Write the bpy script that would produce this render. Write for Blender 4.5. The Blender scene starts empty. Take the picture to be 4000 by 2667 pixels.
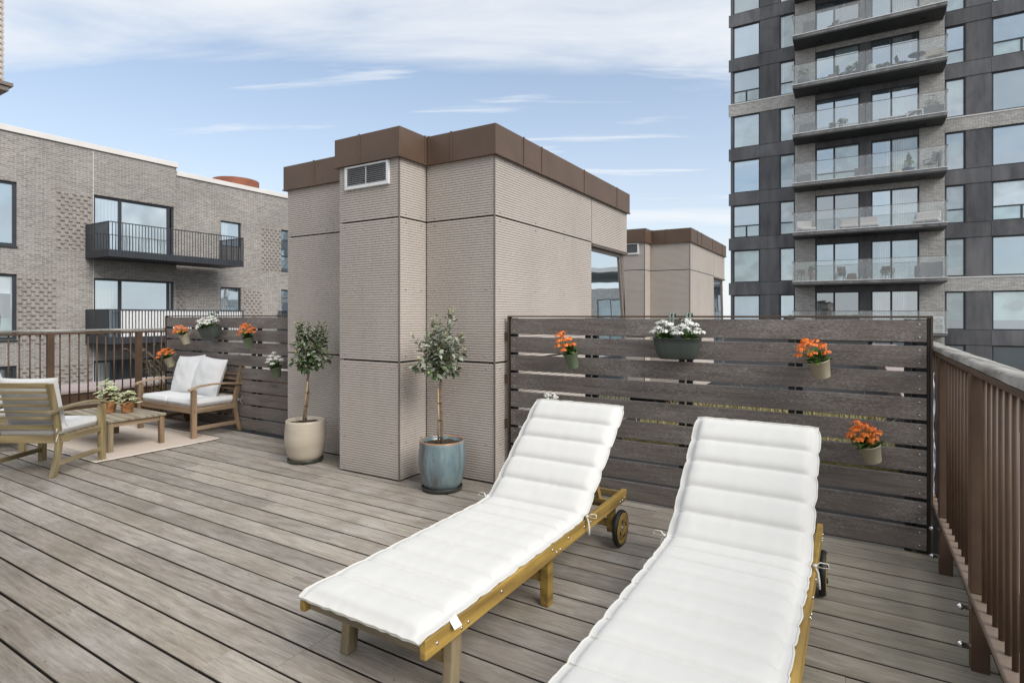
import bpy, bmesh, math, random
from mathutils import Vector, Matrix, noise
R=math.radians; PI=math.pi
sc=bpy.context.scene; C=sc.collection
random.seed(7)
# ---------------------------------------------------------------- camera, world, sun
HD=math.atan2(.518,.8554)
cam=bpy.data.cameras.new('camera'); cam.sensor_width=36; cam.lens=2211/4000*36
cam.shift_y=-0.0256; cam.clip_start=.05; cam.clip_end=5000
co=bpy.data.objects.new('camera',cam); C.objects.link(co); co.location=(0,0,1.3)
co.rotation_euler=(R(90),R(0),HD); sc.camera=co
SUN_EL,SUN_AZ=R(40),R(106)      # azimuth measured clockwise from +Y
w=bpy.data.worlds.new("World"); sc.world=w; w.use_nodes=True
def build_world():
    nt=w.node_tree; N=nt.nodes; L=nt.links; N.clear()
    def nd(t,**k):
        n=N.new(t)
        for a,b in k.items(): setattr(n,a,b)
        return n
    def mth(op,a,b=None,c=None,cl=False):
        n=nd('ShaderNodeMath',operation=op,use_clamp=cl)
        for i,x in enumerate((a,b,c)):
            if x is None: continue
            if isinstance(x,(int,float)): n.inputs[i].default_value=x
            else: L.new(x,n.inputs[i])
        return n.outputs[0]
    tc=nd('ShaderNodeTexCoord'); sep=nd('ShaderNodeSeparateXYZ'); L.new(tc.outputs['Generated'],sep.inputs[0])
    X,Y,Z=sep.outputs
    s,c=math.sin(HD),math.cos(HD)
    zz=mth('ADD',mth('MAXIMUM',Z,0),.06)
    lat=mth('ADD',mth('MULTIPLY',X,c),mth('MULTIPLY',Y,s)); dep=mth('ADD',mth('MULTIPLY',X,-s),mth('MULTIPLY',Y,c))
    u=mth('DIVIDE',lat,zz); v=mth('DIVIDE',dep,zz)
    def nz(su,sv,ou,ov,det,dist=0,rough=.6):
        cb=nd('ShaderNodeCombineXYZ')
        L.new(mth('MULTIPLY_ADD',u,su,ou),cb.inputs[0]); L.new(mth('ADD',mth('MULTIPLY_ADD',v,sv,ov),mth('MULTIPLY',u,.22)),cb.inputs[1])
        n=nd('ShaderNodeTexNoise'); n.inputs['Scale'].default_value=1; n.inputs['Detail'].default_value=det
        n.inputs['Roughness'].default_value=rough; n.inputs['Distortion'].default_value=dist
        L.new(cb.outputs[0],n.inputs['Vector']); return n.outputs['Fac']
    n1=nz(.55,1.6,3.1,.4,7,.5); n2=nz(.28,.8,11.3,2.7,3,.3)
    vr=nd('ShaderNodeValToRGB'); mr=nd('ShaderNodeMapRange'); mr.inputs['From Min'].default_value=0; mr.inputs['From Max'].default_value=10
    L.new(v,mr.inputs['Value']); L.new(mr.outputs[0],vr.inputs[0])
    cr=vr.color_ramp; cr.interpolation='EASE'
    pts=[(0,.62),(.14,.66),(.185,.56),(.215,.36),(.27,.27),(.33,.31),(.42,.50),(.6,.56),(1,.55)]
    while len(cr.elements)<len(pts): cr.elements.new(.5)
    for e,(p,g) in zip(cr.elements,pts): e.position=p; e.color=(g,g,g,1)
    val=mth('ADD',mth('MULTIPLY',n1,.62),mth('MULTIPLY',n2,.38))
    val=mth('ADD',val,mth('SUBTRACT',vr.outputs[0],.5))
    ms=nd('ShaderNodeMapRange',interpolation_type='SMOOTHSTEP'); ms.inputs['From Min'].default_value=.375; ms.inputs['From Max'].default_value=.69
    L.new(val,ms.inputs['Value'])
    hz=mth('POWER',mth('SUBTRACT',1,mth('MULTIPLY',mth('MAXIMUM',Z,0),1.75),None,True),2.0)
    n3=nz(.75,5.2,5.7,1.9,5,.35); n4=nz(.35,1.1,2.2,8.1,2)
    wm=nd('ShaderNodeMapRange',interpolation_type='SMOOTHSTEP'); wm.inputs['From Min'].default_value=.60; wm.inputs['From Max'].default_value=.80; wm.inputs['To Max'].default_value=.95
    L.new(mth('ADD',mth('MULTIPLY',n3,.7),mth('MULTIPLY',n4,.5)),wm.inputs['Value'])
    ms_=mth('MAXIMUM',ms.outputs[0],wm.outputs[0])
    fac=mth('MAXIMUM',mth('MULTIPLY',ms_,.9),mth('MULTIPLY',hz,.85))
    sky=nd('ShaderNodeTexSky',sky_type='NISHITA',sun_disc=False,sun_elevation=SUN_EL,sun_rotation=SUN_AZ,air_density=1.1,dust_density=.6,ozone_density=2.2)
    tint=nd('ShaderNodeMix',data_type='RGBA'); tint.inputs['Factor'].default_value=.18
    L.new(sky.outputs[0],tint.inputs['A']); tint.inputs['B'].default_value=(7.2,8.6,10.2,1)
    mx=nd('ShaderNodeMix',data_type='RGBA'); L.new(fac,mx.inputs['Factor']); L.new(tint.outputs['Result'],mx.inputs['A']); mx.inputs['B'].default_value=(6.35,6.55,6.8,1)
    zf=nd('ShaderNodeMapRange',interpolation_type='SMOOTHSTEP'); zf.inputs['From Min'].default_value=.5; zf.inputs['From Max'].default_value=.85; zf.inputs['To Min'].default_value=1; zf.inputs['To Max'].default_value=1.25
    L.new(Z,zf.inputs['Value']); bo=nd('ShaderNodeMix',data_type='RGBA',blend_type='MULTIPLY'); bo.inputs['Factor'].default_value=1; L.new(mx.outputs['Result'],bo.inputs['A']); L.new(zf.outputs[0],bo.inputs['B'])
    bg=nd('ShaderNodeBackground'); bg.inputs['Strength'].default_value=.1; L.new(bo.outputs['Result'],bg.inputs[0])
    o=nd('ShaderNodeOutputWorld'); L.new(bg.outputs[0],o.inputs[0])
build_world()
sl=bpy.data.lights.new('sun','SUN'); sl.energy=2.2; sl.angle=R(38); sl.color=(1,.96,.9)
so=bpy.data.objects.new('sun',sl); C.objects.link(so)
sd=Vector((math.sin(SUN_AZ)*math.cos(SUN_EL),math.cos(SUN_AZ)*math.cos(SUN_EL),math.sin(SUN_EL)))
so.rotation_euler=sd.to_track_quat('Z','Y').to_euler(); so.location=(0,0,30)
vs=sc.view_settings; vs.view_transform='Standard'; vs.look='None'; vs.gamma=1; vs.exposure=.54
sc.render.engine='CYCLES'; sc.cycles.filter_width=1.5; sc.cycles.max_bounces=8; sc.cycles.transparent_max_bounces=16
# ---------------------------------------------------------------- helpers
def tag(o,label=None,cat=None,group=None,kind=None):
    if label: o['label']=label
    if cat: o['category']=cat
    if group: o['group']=group
    if kind: o['kind']=kind
    return o
def thing(name,label,cat,loc=(0,0,0),rotz=0,group=None,rot=None):
    o=bpy.data.objects.new(name,None); C.objects.link(o); o.location=loc
    o.rotation_euler=rot if rot else (0,0,rotz); o.empty_display_size=.1
    return tag(o,label,cat,group)
class MB:
    def __init__(s): s.v=[];s.f=[];s.mi=[];s.sm=[]
    def add(s,vs_,fs,mi=0,smooth=False,M=None):
        b=len(s.v)
        for p in vs_:
            p=Vector(p); s.v.append(M@p if M else p)
        for f in fs: s.f.append([b+i for i in f]); s.mi.append(mi); s.sm.append(smooth)
        return s
    def box(s,x0,x1,y0,y1,z0,z1,mi=0,M=None):
        vs_=[(x,y,z) for z in (z0,z1) for y in (y0,y1) for x in (x0,x1)]
        return s.add(vs_,[(0,2,3,1),(4,5,7,6),(0,1,5,4),(2,6,7,3),(0,4,6,2),(1,3,7,5)],mi,False,M)
    def bar(s,p0,p1,wd,h,mi=0,up=(0,0,1)):
        p0=Vector(p0);p1=Vector(p1);d=(p1-p0);ln=d.length;d.normalize()
        x=d.cross(Vector(up));
        if x.length<1e-4: x=Vector((1,0,0))
        x.normalize(); z=x.cross(d)
        M=Matrix((x,d,z)).transposed().to_4x4(); M.translation=p0
        return s.box(-wd/2,wd/2,0,ln,-h/2,h/2,mi,M)
    def quad(s,a,b,c,d,mi=0): return s.add([a,b,c,d],[(0,1,2,3)],mi)
    def tube(s,pts,r,n=8,mi=0,cap=True,smooth=True,flat=1.0):
        pts=[Vector(p) for p in pts]; m=len(pts); rs=r if isinstance(r,(list,tuple)) else [r]*m
        vs_=[];fs=[]; px=None
        for i,p in enumerate(pts):
            d=(pts[min(i+1,m-1)]-pts[max(i-1,0)]).normalized()
            if px is None:
                px=d.cross(Vector((0,0,1)))
                if px.length<.05: px=d.cross(Vector((0,1,0)))
            px=(px-d*px.dot(d)); px.normalize(); py=d.cross(px)
            for k in range(n):
                a=2*PI*k/n; vs_.append(p+px*math.cos(a)*rs[i]+py*math.sin(a)*rs[i]*flat)
        for i in range(m-1):
            for k in range(n): fs.append((i*n+k,i*n+(k+1)%n,(i+1)*n+(k+1)%n,(i+1)*n+k))
        if cap: fs.append(tuple(range(n))[::-1]); fs.append(tuple((m-1)*n+k for k in range(n)))
        return s.add(vs_,fs,mi,smooth)
    def lathe(s,prof,c=(0,0,0),n=28,mi=0,smooth=True,fn=None,M=None):
        vs_=[];fs=[];m=len(prof)
        for i,(r,z) in enumerate(prof):
            for k in range(n):
                a=2*PI*k/n; rr=r
                if fn: rr,zz=fn(r,z,a)
                else: zz=z
                vs_.append((c[0]+rr*math.cos(a),c[1]+rr*math.sin(a),c[2]+zz))
        for i in range(m-1):
            for k in range(n): fs.append((i*n+k,i*n+(k+1)%n,(i+1)*n+(k+1)%n,(i+1)*n+k))
        return s.add(vs_,fs,mi,smooth,M)
    def disc(s,c,r,nrm,n=10,mi=0):
        q=Vector(nrm).normalized().to_track_quat('Z','Y').to_matrix().to_4x4(); q.translation=Vector(c)
        return s.add([(r*math.cos(2*PI*k/n),r*math.sin(2*PI*k/n),0) for k in range(n)],[tuple(range(n))],mi,False,q)
    def prism(s,poly,ax,a0,a1,mi=0):
        """poly = 2D points; ax = extrusion axis"""
        def P(p,t):
            return (t,p[0],p[1]) if ax=='x' else ((p[0],t,p[1]) if ax=='y' else (p[0],p[1],t))
        n=len(poly); vs_=[P(p,a0) for p in poly]+[P(p,a1) for p in poly]
        fs=[(k,(k+1)%n,n+(k+1)%n,n+k) for k in range(n)]+[tuple(range(n))[::-1],tuple(range(n,2*n))]
        return s.add(vs_,fs,mi)
    def grid(s,P,mi=0,smooth=True,closeu=False):
        a=len(P);b=len(P[0]); vs_=[p for row in P for p in row]; fs=[]
        for i in range(a-1):
            for j in range(b-1): fs.append((i*b+j,i*b+j+1,(i+1)*b+j+1,(i+1)*b+j))
        return s.add(vs_,fs,mi,smooth)
    def build(s,name,mats,parent=None,bevel=0,seg=2,loc=None,rot=None,nrm=True):
        me=bpy.data.meshes.new(name); me.from_pydata([tuple(p) for p in s.v],[],s.f)
        if not isinstance(mats,(list,tuple)): mats=[mats]
        for m in mats: me.materials.append(m)
        me.polygons.foreach_set('material_index',s.mi); me.polygons.foreach_set('use_smooth',s.sm)
        if nrm:
            b=bmesh.new(); b.from_mesh(me); bmesh.ops.recalc_face_normals(b,faces=b.faces); b.to_mesh(me); b.free()
        me.update()
        o=bpy.data.objects.new(name,me); C.objects.link(o)
        if parent: o.parent=parent
        if loc: o.location=loc
        if rot: o.rotation_euler=rot
        if bevel:
            md=o.modifiers.new('b','BEVEL'); md.width=bevel; md.segments=seg; md.limit_method='ANGLE'; md.angle_limit=R(40)
        return o
def inst(name,mb,mat,parent,Ms):
    """one small part repeated: every instance an object of its own sharing the mesh"""
    o=mb.build(name,mat,parent); o.matrix_local=Ms[0]
    for M in Ms[1:]:
        c=o.copy(); C.objects.link(c); c.parent=parent; c.matrix_local=M
def kids(o): return [c for c in C.objects if c.parent==o]
def copy_tree(o,parent=None):
    c=o.copy(); C.objects.link(c)
    if parent: c.parent=parent
    for k in kids(o): copy_tree(k,c)
    return c
# ---------------------------------------------------------------- materials
class NT:
    def __init__(s,name,rough=.6,spec=.5):
        s.m=bpy.data.materials.new(name); s.m.use_nodes=True; s.t=s.m.node_tree; s.N=s.t.nodes; s.L=s.t.links
        s.b=s.N['Principled BSDF']; s.b.inputs['Roughness'].default_value=rough; s.b.inputs['Specular IOR Level'].default_value=spec
        s.tc=s.N.new('ShaderNodeTexCoord')
    def n(s,t,**k):
        x=s.N.new(t)
        for a,b in k.items(): setattr(x,a,b)
        return x
    def set(s,inp,x):
        if isinstance(x,(int,float,tuple)): inp.default_value=x
        else: s.L.new(x,inp)
    def math(s,op,a,b=None,c=None,cl=False):
        n=s.n('ShaderNodeMath',operation=op,use_clamp=cl)
        for i,x in enumerate((a,b,c)):
            if x is not None: s.set(n.inputs[i],x)
        return n.outputs[0]
    def map(s,scale=(1,1,1),rnd=None,coord='Object',rot=None):
        m=s.n('ShaderNodeMapping'); s.set(m.inputs['Scale'],scale)
        if rot: m.inputs['Rotation'].default_value=rot
        v=s.tc.outputs[coord]
        if rnd is not None:
            a=s.n('ShaderNodeVectorMath',operation='MULTIPLY_ADD'); s.L.new(rnd,a.inputs[0]); a.inputs[1].default_value=(37,53,71); s.L.new(v,a.inputs[2]); v=a.outputs[0]
        s.L.new(v,m.inputs['Vector']); return m.outputs[0]
    def noise(s,vec,scale=1,det=4,rough=.55,dist=0,out='Fac'):
        n=s.n('ShaderNodeTexNoise'); n.inputs['Scale'].default_value=scale; n.inputs['Detail'].default_value=det
        n.inputs['Roughness'].default_value=rough; n.inputs['Distortion'].default_value=dist
        s.L.new(vec,n.inputs['Vector']); return n.outputs[out]
    def ramp(s,fac,pts,interp='LINEAR'):
        r=s.n('ShaderNodeValToRGB'); cr=r.color_ramp; cr.interpolation=interp
        while len(cr.elements)<len(pts): cr.elements.new(.5)
        for e,(p,c) in zip(cr.elements,pts):
            e.position=p; e.color=(c,c,c,1) if isinstance(c,(int,float)) else (*c,1)
        s.L.new(fac,r.inputs[0]); return r.outputs[0]
    def mix(s,f,a,b,mode='MIX'):
        m=s.n('ShaderNodeMix',data_type='RGBA',blend_type=mode); s.set(m.inputs['Factor'],f)
        for i,x in (('A',a),('B',b)): s.set(m.inputs[i],(*x,1) if isinstance(x,tuple) and len(x)==3 else x)
        return m.outputs['Result']
    def isl(s): return s.n('ShaderNodeNewGeometry').outputs['Random Per Island']
    def obr(s): return s.n('ShaderNodeObjectInfo').outputs['Random']
    def bump(s,h,st=.3,d=.01):
        b=s.n('ShaderNodeBump'); b.inputs['Strength'].default_value=st; b.inputs['Distance'].default_value=d
        s.L.new(h,b.inputs['Height']); s.L.new(b.outputs[0],s.b.inputs['Normal']); return s
    def col(s,c): s.set(s.b.inputs['Base Color'],(*c,1) if isinstance(c,tuple) and len(c)==3 else c); return s
def plain(name,c,rough=.6,var=.15,scale=8,metal=0,bump=0,spec=.5):
    t=NT(name,rough,spec); v=t.noise(t.map((1,1,1)),scale,5)
    d=tuple(x*(1-var) for x in c); l=tuple(min(1,x*(1+var)) for x in c)
    t.col(t.ramp(v,[(.3,d),(.7,l)])); t.b.inputs['Metallic'].default_value=metal
    if bump: t.bump(t.noise(t.map(),scale*6,4),.3,bump)
    return t.m
def wood(name,dark,light,grain,blot=None,blotf=.5,rough=.7,isl=True,bs=1.3,rings=.35,gscale=1,bump=.0015):
    """grain = per-axis scale, small along the fibres"""
    t=NT(name,rough,.3); r=t.isl() if isl else t.obr()
    gv=t.map(grain,r); g=t.noise(gv,gscale,7,.65,.4)
    rg=t.n('ShaderNodeTexWave',wave_type='BANDS',bands_direction='DIAGONAL'); rg.inputs['Scale'].default_value=.55; rg.inputs['Distortion'].default_value=9; rg.inputs['Detail'].default_value=3; rg.inputs['Detail Scale'].default_value=.6
    t.L.new(t.map(tuple(x*.35 for x in grain),r),rg.inputs['Vector'])
    f=t.math('ADD',t.math('MULTIPLY',g,1-rings),t.math('MULTIPLY',rg.outputs['Fac'],rings))
    c=t.ramp(f,[(.25,dark),(.75,light)])
    tone=t.ramp(r,[(0,.80),(.5,1.0),(1,1.14)])
    c=t.mix(1,c,tone,'MULTIPLY')
    if blot:
        b=t.noise(t.map((1,1,1)),bs,5,.6); c=t.mix(t.math('MULTIPLY',t.ramp(b,[(.45,0.),(.75,1.)]),blotf),c,blot)
    t.col(c).bump(t.math('ADD',g,0),.5,bump)
    return t.m
def mk_deck():
    t=NT('weathered_deck_boards',.75,.3); r=t.isl()
    g=t.noise(t.map((5,95,20),r),1,9,.78,.3); g2=t.noise(t.map((2.2,14,5),r),1,7,.68,1.4)
    fig=t.noise(t.map((1.1,7,2),r),1,2,.5,.8)
    lines=t.math('MULTIPLY_ADD',t.math('SINE',t.math('MULTIPLY',fig,95.)),.5,.5)
    pat=t.ramp(t.noise(t.map((.8,1,1),r),.9,2),[(.5,0.),(.66,1.)])
    f=t.math('ADD',t.math('MULTIPLY',g,.6),t.math('MULTIPLY',g2,.4))
    c=t.ramp(f,[(.33,(.135,.118,.102)),(.48,(.295,.27,.242)),(.66,(.45,.425,.392))])
    c=t.mix(t.math('MULTIPLY',t.math('MULTIPLY',lines,pat),.34),c,(.16,.135,.115))
    c=t.mix(1,c,t.ramp(r,[(0,.80),(.5,.98),(1,1.16)]),'MULTIPLY')
    hue=t.noise(t.map((1,1,1),r),.5,1); c=t.mix(t.math('MULTIPLY',hue,.8),c,t.mix(1,c,(1.06,.97,.85),'MULTIPLY'))
    st=t.noise(t.map((.9,1.3,1)),1.25,7,.70,.4)
    c=t.mix(t.math('MULTIPLY',t.ramp(st,[(.48,0.),(.70,1.)]),.55),c,(.16,.13,.088))
    wt=t.noise(t.map((.8,1.6,1)),2.1,5,.6)
    c=t.mix(t.math('MULTIPLY',t.ramp(wt,[(.56,0.),(.75,1.)]),.4),c,(.52,.50,.485))
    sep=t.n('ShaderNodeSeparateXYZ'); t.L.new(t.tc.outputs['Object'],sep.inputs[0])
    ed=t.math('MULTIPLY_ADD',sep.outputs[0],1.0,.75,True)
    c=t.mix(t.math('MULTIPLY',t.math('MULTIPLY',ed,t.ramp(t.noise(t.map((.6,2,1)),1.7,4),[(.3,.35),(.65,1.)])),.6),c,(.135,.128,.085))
    sp=t.noise(t.map((14,40,8),r),1,3,.6); c=t.mix(t.math('MULTIPLY',t.ramp(sp,[(.66,0.),(.74,1.)]),.45),c,(.10,.08,.07))
    sp2=t.noise(t.map((1,1,1)),6.5,1); c=t.mix(t.math('MULTIPLY',t.ramp(sp2,[(.80,0.),(.84,1.)]),.6),c,(.07,.05,.045))
    t.col(c).bump(g,.45,.0012)
    t.set(t.b.inputs['Roughness'],t.ramp(st,[(.4,.8),(.75,.55)]))
    return t.m
def mk_slat():
    t=NT('weathered_dark_slats',.7,.35); r=t.isl()
    g=t.noise(t.map((3,20,110),r),1,8,.7,.4)
    g2=t.noise(t.map((1.4,8,14),r),1,4,.6,2.)
    f=t.math('ADD',t.math('MULTIPLY',g,.55),t.math('MULTIPLY',g2,.45))
    c=t.ramp(f,[(.3,(.072,.061,.054)),(.7,(.225,.200,.182))])
    c=t.mix(1,c,t.ramp(r,[(0,.8),(1,1.25)]),'MULTIPLY')
    c=t.mix(t.math('MULTIPLY',t.noise(t.map((1,1,1),r),1.2,2),.45),c,t.mix(1,c,(1.08,.95,.90),'MULTIPLY'))
    fl=t.noise(t.map((55,60,230),r),1,5,.75,.2); big=t.noise(t.map((2.5,2,7),r),1.1,4)
    sep=t.n('ShaderNodeSeparateXYZ'); t.L.new(t.tc.outputs['Object'],sep.inputs[0])
    zz=t.math('MULTIPLY_ADD',sep.outputs[2],.75,-.02,True)
    thr=t.math('ADD',t.math('ADD',fl,t.math('MULTIPLY',big,.36)),t.math('MULTIPLY',zz,.07))
    c=t.mix(t.math('MULTIPLY',t.ramp(thr,[(.73,0.),(.85,1.)]),.62),c,(.34,.31,.29))
    t.col(c).bump(t.math('ADD',g,t.math('MULTIPLY',fl,.5)),.6,.0015)
    return t.m
def mk_brick(name,c1,c2,mort,sc_=1,plane='yz',bw=.228,rh=.067,grime=.3):
    t=NT(name,.85,.25)
    s=t.n('ShaderNodeSeparateXYZ'); t.L.new(t.tc.outputs['Object'],s.inputs[0]); cb=t.n('ShaderNodeCombineXYZ')
    t.L.new(s.outputs[1 if plane=='yz' else 0],cb.inputs[0]); t.L.new(s.outputs[2],cb.inputs[1])
    b=t.n('ShaderNodeTexBrick',offset=.5,offset_frequency=2); b.inputs['Scale'].default_value=1
    b.inputs['Brick Width'].default_value=bw; b.inputs['Row Height'].default_value=rh; b.inputs['Mortar Size'].default_value=.008; b.inputs['Mortar Smooth'].default_value=.2; b.inputs['Bias'].default_value=0
    b.inputs['Color1'].default_value=(*c1,1); b.inputs['Color2'].default_value=(*c2,1); b.inputs['Mortar'].default_value=(*mort,1)
    t.L.new(cb.outputs[0],b.inputs['Vector'])
    v=t.noise(t.map((1,1,1)),.5,5,.6); v2=t.noise(t.map((1,1,1)),12,3)
    c=t.mix(1,b.outputs[0],t.ramp(v,[(.3,1-grime),(.7,1+grime*.6)]),'MULTIPLY')
    c=t.mix(1,c,t.ramp(v2,[(.3,.85),(.7,1.15)]),'MULTIPLY')
    t.col(c).bump(t.math('SUBTRACT',1,b.outputs['Fac']),.6,.006)
    return t.m
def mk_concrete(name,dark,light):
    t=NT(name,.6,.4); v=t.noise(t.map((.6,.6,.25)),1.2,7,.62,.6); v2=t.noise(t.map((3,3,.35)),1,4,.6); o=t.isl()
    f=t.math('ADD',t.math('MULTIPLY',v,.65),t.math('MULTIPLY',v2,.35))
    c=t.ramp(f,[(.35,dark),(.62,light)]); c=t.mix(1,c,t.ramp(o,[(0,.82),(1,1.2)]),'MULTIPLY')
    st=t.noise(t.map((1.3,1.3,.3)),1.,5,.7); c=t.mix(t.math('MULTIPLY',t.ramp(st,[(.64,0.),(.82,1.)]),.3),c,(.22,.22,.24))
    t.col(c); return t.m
def mk_pane(name,c,refl=.5,rough=.02,c2=None,tint=(.9,.96,1)):
    t=NT(name,.4,.3); v=t.noise(t.map((1,1,1)),.5,3)
    o=t.obr(); base=t.mix(1,t.ramp(v,[(.35,c),(.65,c2 or c)]),t.ramp(o,[(0,.55),(1,1.3)]),'MULTIPLY')
    sx=t.n('ShaderNodeSeparateXYZ'); t.L.new(t.tc.outputs['Object'],sx.inputs[0]); h_=t.math('ADD',sx.outputs[0],sx.outputs[1])
    fold=t.math('MULTIPLY_ADD',t.math('SINE',t.math('MULTIPLY',h_,55.)),.2,.8); cm=t.ramp(t.noise(t.map((.9,.9,.02)),1.,2),[(.55,0.),(.58,1.)])
    cur=t.n('ShaderNodeCombineXYZ'); [t.L.new(fold,cur.inputs[i]) for i in range(3)]
    base=t.mix(t.math('MULTIPLY',cm,.75),base,t.mix(1,(.50,.55,.55),cur.outputs[0],'MULTIPLY'))
    it=t.noise(t.map((1.1,1.1,1.1)),1.,1,.5); base=t.mix(t.ramp(it,[(.45,0.),(.65,.5)]),base,(.035,.045,.05))
    t.col(base)
    g=t.n('ShaderNodeBsdfGlossy'); g.inputs['Color'].default_value=(*tint,1); g.inputs['Roughness'].default_value=rough
    bp=t.n('ShaderNodeBump'); bp.inputs['Strength'].default_value=.08; bp.inputs['Distance'].default_value=.05
    t.L.new(t.noise(t.map((1,1,1)),.9,2),bp.inputs['Height']); t.L.new(bp.outputs[0],g.inputs['Normal'])
    m=t.n('ShaderNodeMixShader'); t.set(m.inputs[0],t.math('MULTIPLY_ADD',t.math('FRACT',t.math('MULTIPLY',t.obr(),7.3)),.22,refl-.11) if refl>.2 and refl<.8 else refl)
    t.L.new(t.b.outputs[0],m.inputs[1]); t.L.new(g.outputs[0],m.inputs[2]); t.L.new(m.outputs[0],t.N['Material Output'].inputs[0]); return t.m
def mk_glass(name,op=.12,c=(.75,.85,.84),gl=.14):
    t=NT(name,.3); t.col(c); v=t.noise(t.map((1,1,1)),.8,3)
    tr=t.n('ShaderNodeBsdfTransparent'); tr.inputs[0].default_value=(.965,.98,.975,1)
    g=t.n('ShaderNodeBsdfGlossy'); g.inputs['Roughness'].default_value=.02
    a=t.n('ShaderNodeMixShader'); t.L.new(t.ramp(v,[(.3,gl*.7),(.7,gl*1.3)]),a.inputs[0]); t.L.new(tr.outputs[0],a.inputs[1]); t.L.new(g.outputs[0],a.inputs[2])
    m=t.n('ShaderNodeMixShader'); m.inputs[0].default_value=op; t.L.new(a.outputs[0],m.inputs[1]); t.L.new(t.b.outputs[0],m.inputs[2])
    t.L.new(m.outputs[0],t.N['Material Output'].inputs[0]); return t.m
def mk_fabric(name,c,sc_=600,var=.04,stain=None):
    t=NT(name,.9,.15); v=t.noise(t.map((1,1,1)),3,5)
    col=t.ramp(v,[(.3,tuple(x*(1-var) for x in c)),(.7,c)])
    if stain:
        sv=t.noise(t.map((1,1,1)),2.6,3); col=t.mix(t.math('MULTIPLY',t.ramp(sv,[(.66,0.),(.8,1.)]),.3),col,stain)
    t.col(col); t.b.inputs['Sheen Weight'].default_value=.15
    wv=t.noise(t.map((1,1,1)),sc_,2); wr=t.noise(t.map((1,1,1)),9,4,.6,.6)
    t.bump(t.math('ADD',t.math('MULTIPLY',wv,.12),wr),.35,.006); return t.m
def mk_clad(name,c):
    t=NT(name,.62,.35); v=t.noise(t.map((1,1,1)),1.1,5,.6); v2=t.noise(t.map((1.2,1.2,.35)),1.5,5,.65)
    cc=t.ramp(t.math('ADD',t.math('MULTIPLY',v,.5),t.math('MULTIPLY',v2,.5)),[(.3,tuple(x*.88 for x in c)),(.7,tuple(x*1.08 for x in c))])
    stn=t.noise(t.map((3.5,3.5,.5)),1.6,5,.65); cc=t.mix(t.math('MULTIPLY',t.ramp(stn,[(.58,0.),(.78,1.)]),.22),cc,(.26,.235,.215))
    sz=t.n('ShaderNodeSeparateXYZ'); t.L.new(t.tc.outputs['Object'],sz.inputs[0]); dt=t.math('ADD',sz.outputs[2],t.math('MULTIPLY',t.noise(t.map((1,1,1)),7,4),.22))
    cc=t.mix(t.math('MULTIPLY',t.ramp(dt,[(.08,1.),(.26,0.)]),.3),cc,(.21,.19,.16))
    t.col(cc).bump(t.noise(t.map((1,1,1)),40,2),.05,.001); return t.m
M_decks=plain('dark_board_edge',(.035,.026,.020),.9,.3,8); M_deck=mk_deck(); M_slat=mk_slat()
M_clad=mk_clad('fibre_cement_cladding',(.475,.425,.383))
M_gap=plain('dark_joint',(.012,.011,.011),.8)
M_fascia=plain('brown_metal_fascia',(.110,.069,.047),.45,.14,2.5,.0,0,.38)
M_winfr=plain('brown_window_frame',(.17,.135,.115),.45,.08,3)
M_rail=plain('brown_painted_steel',(.088,.053,.033),.5,.22,5,0,.0006,.35)
M_railflat=plain('lit_brown_steel',(.17,.125,.095),.6,.2,6)  # paler brown: light caught by the flat bottom rail, put into its colour
M_black=plain('black_rubber',(.012,.012,.013),.6)
M_blackmet=plain('black_steel',(.017,.018,.021),.45,.2,3)
M_blackslat=plain('charcoal_steel',(.030,.034,.041),.5,.15,3)
M_screw=plain('steel_screw',(.55,.53,.5),.3,.1,20,1.)
M_rivet=plain('painted_rivet',(.36,.32,.29),.4,.05,20,.3)
M_chrome=plain('chrome_nut',(.8,.8,.82),.12,.05,20,1.)
M_cap=wood('grey_handrail_wood',(.16,.15,.13),(.52,.50,.47),(60,4,25),(.07,.075,.05),.55,.85,False,14,.25,1,.003)
M_brick=mk_brick('grey_brown_brick',(.215,.197,.180),(.31,.288,.267),(.45,.42,.39),grime=.16)
M_brickT=mk_brick('pale_grey_brick',(.40,.385,.36),(.56,.54,.51),(.24,.23,.22),1,'xz',.25,.075,.15)
M_brickpl=plain('brown_brick_unit',(.25,.215,.19),.85,.25,7)
M_coping=plain('pale_roof_coping',(.68,.65,.62),.5,.06,1)
M_darkfr=plain('anthracite_frame',(.028,.033,.040),.45,.1,3)
M_conc=mk_concrete('dark_pigmented_concrete',(.062,.062,.067),(.145,.142,.148))
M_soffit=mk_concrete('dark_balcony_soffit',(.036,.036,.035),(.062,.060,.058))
M_slabedge=mk_concrete('weathered_slab_edge',(.10,.095,.09),(.28,.27,.265))
M_cort=plain('rusty_corten_steel',(.20,.064,.030),.75,.2,2)
M_paneb=mk_pane('sky_reflecting_pane',(.07,.11,.14),.56,.02,(.20,.27,.31),(.76,.86,.93))
M_panes=mk_pane('stair_house_pane',(.10,.15,.19),.82,.01,(.2,.26,.3),(.84,.91,.97))
M_panet=mk_pane('pane_with_pale_blind',(.22,.33,.33),.34,.03,(.38,.50,.49))
M_paned=mk_pane('dark_pane',(.012,.018,.02),.42,.02,(.06,.08,.085))
M_panew=mk_pane('pane_with_white_curtain',(.50,.56,.58),.36,.02,(.22,.28,.31))
M_panelow=mk_pane('dim_basement_pane',(.010,.012,.014),.10,.02,(.03,.04,.035))
M_glass=mk_glass('balcony_glass',.07,(.64,.65,.65),.08)
M_white=plain('white_painted_metal',(.72,.72,.72),.4,.04)
M_louv=plain('grey_aluminium_louvre',(.48,.49,.5),.35,.08,5,.6)
M_matt=mk_fabric('cream_mattress_fabric',(.615,.605,.578),500,.03,(.60,.58,.62))
M_pip=mk_fabric('cream_piping_fabric',(.62,.605,.55),500,.04)
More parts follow.
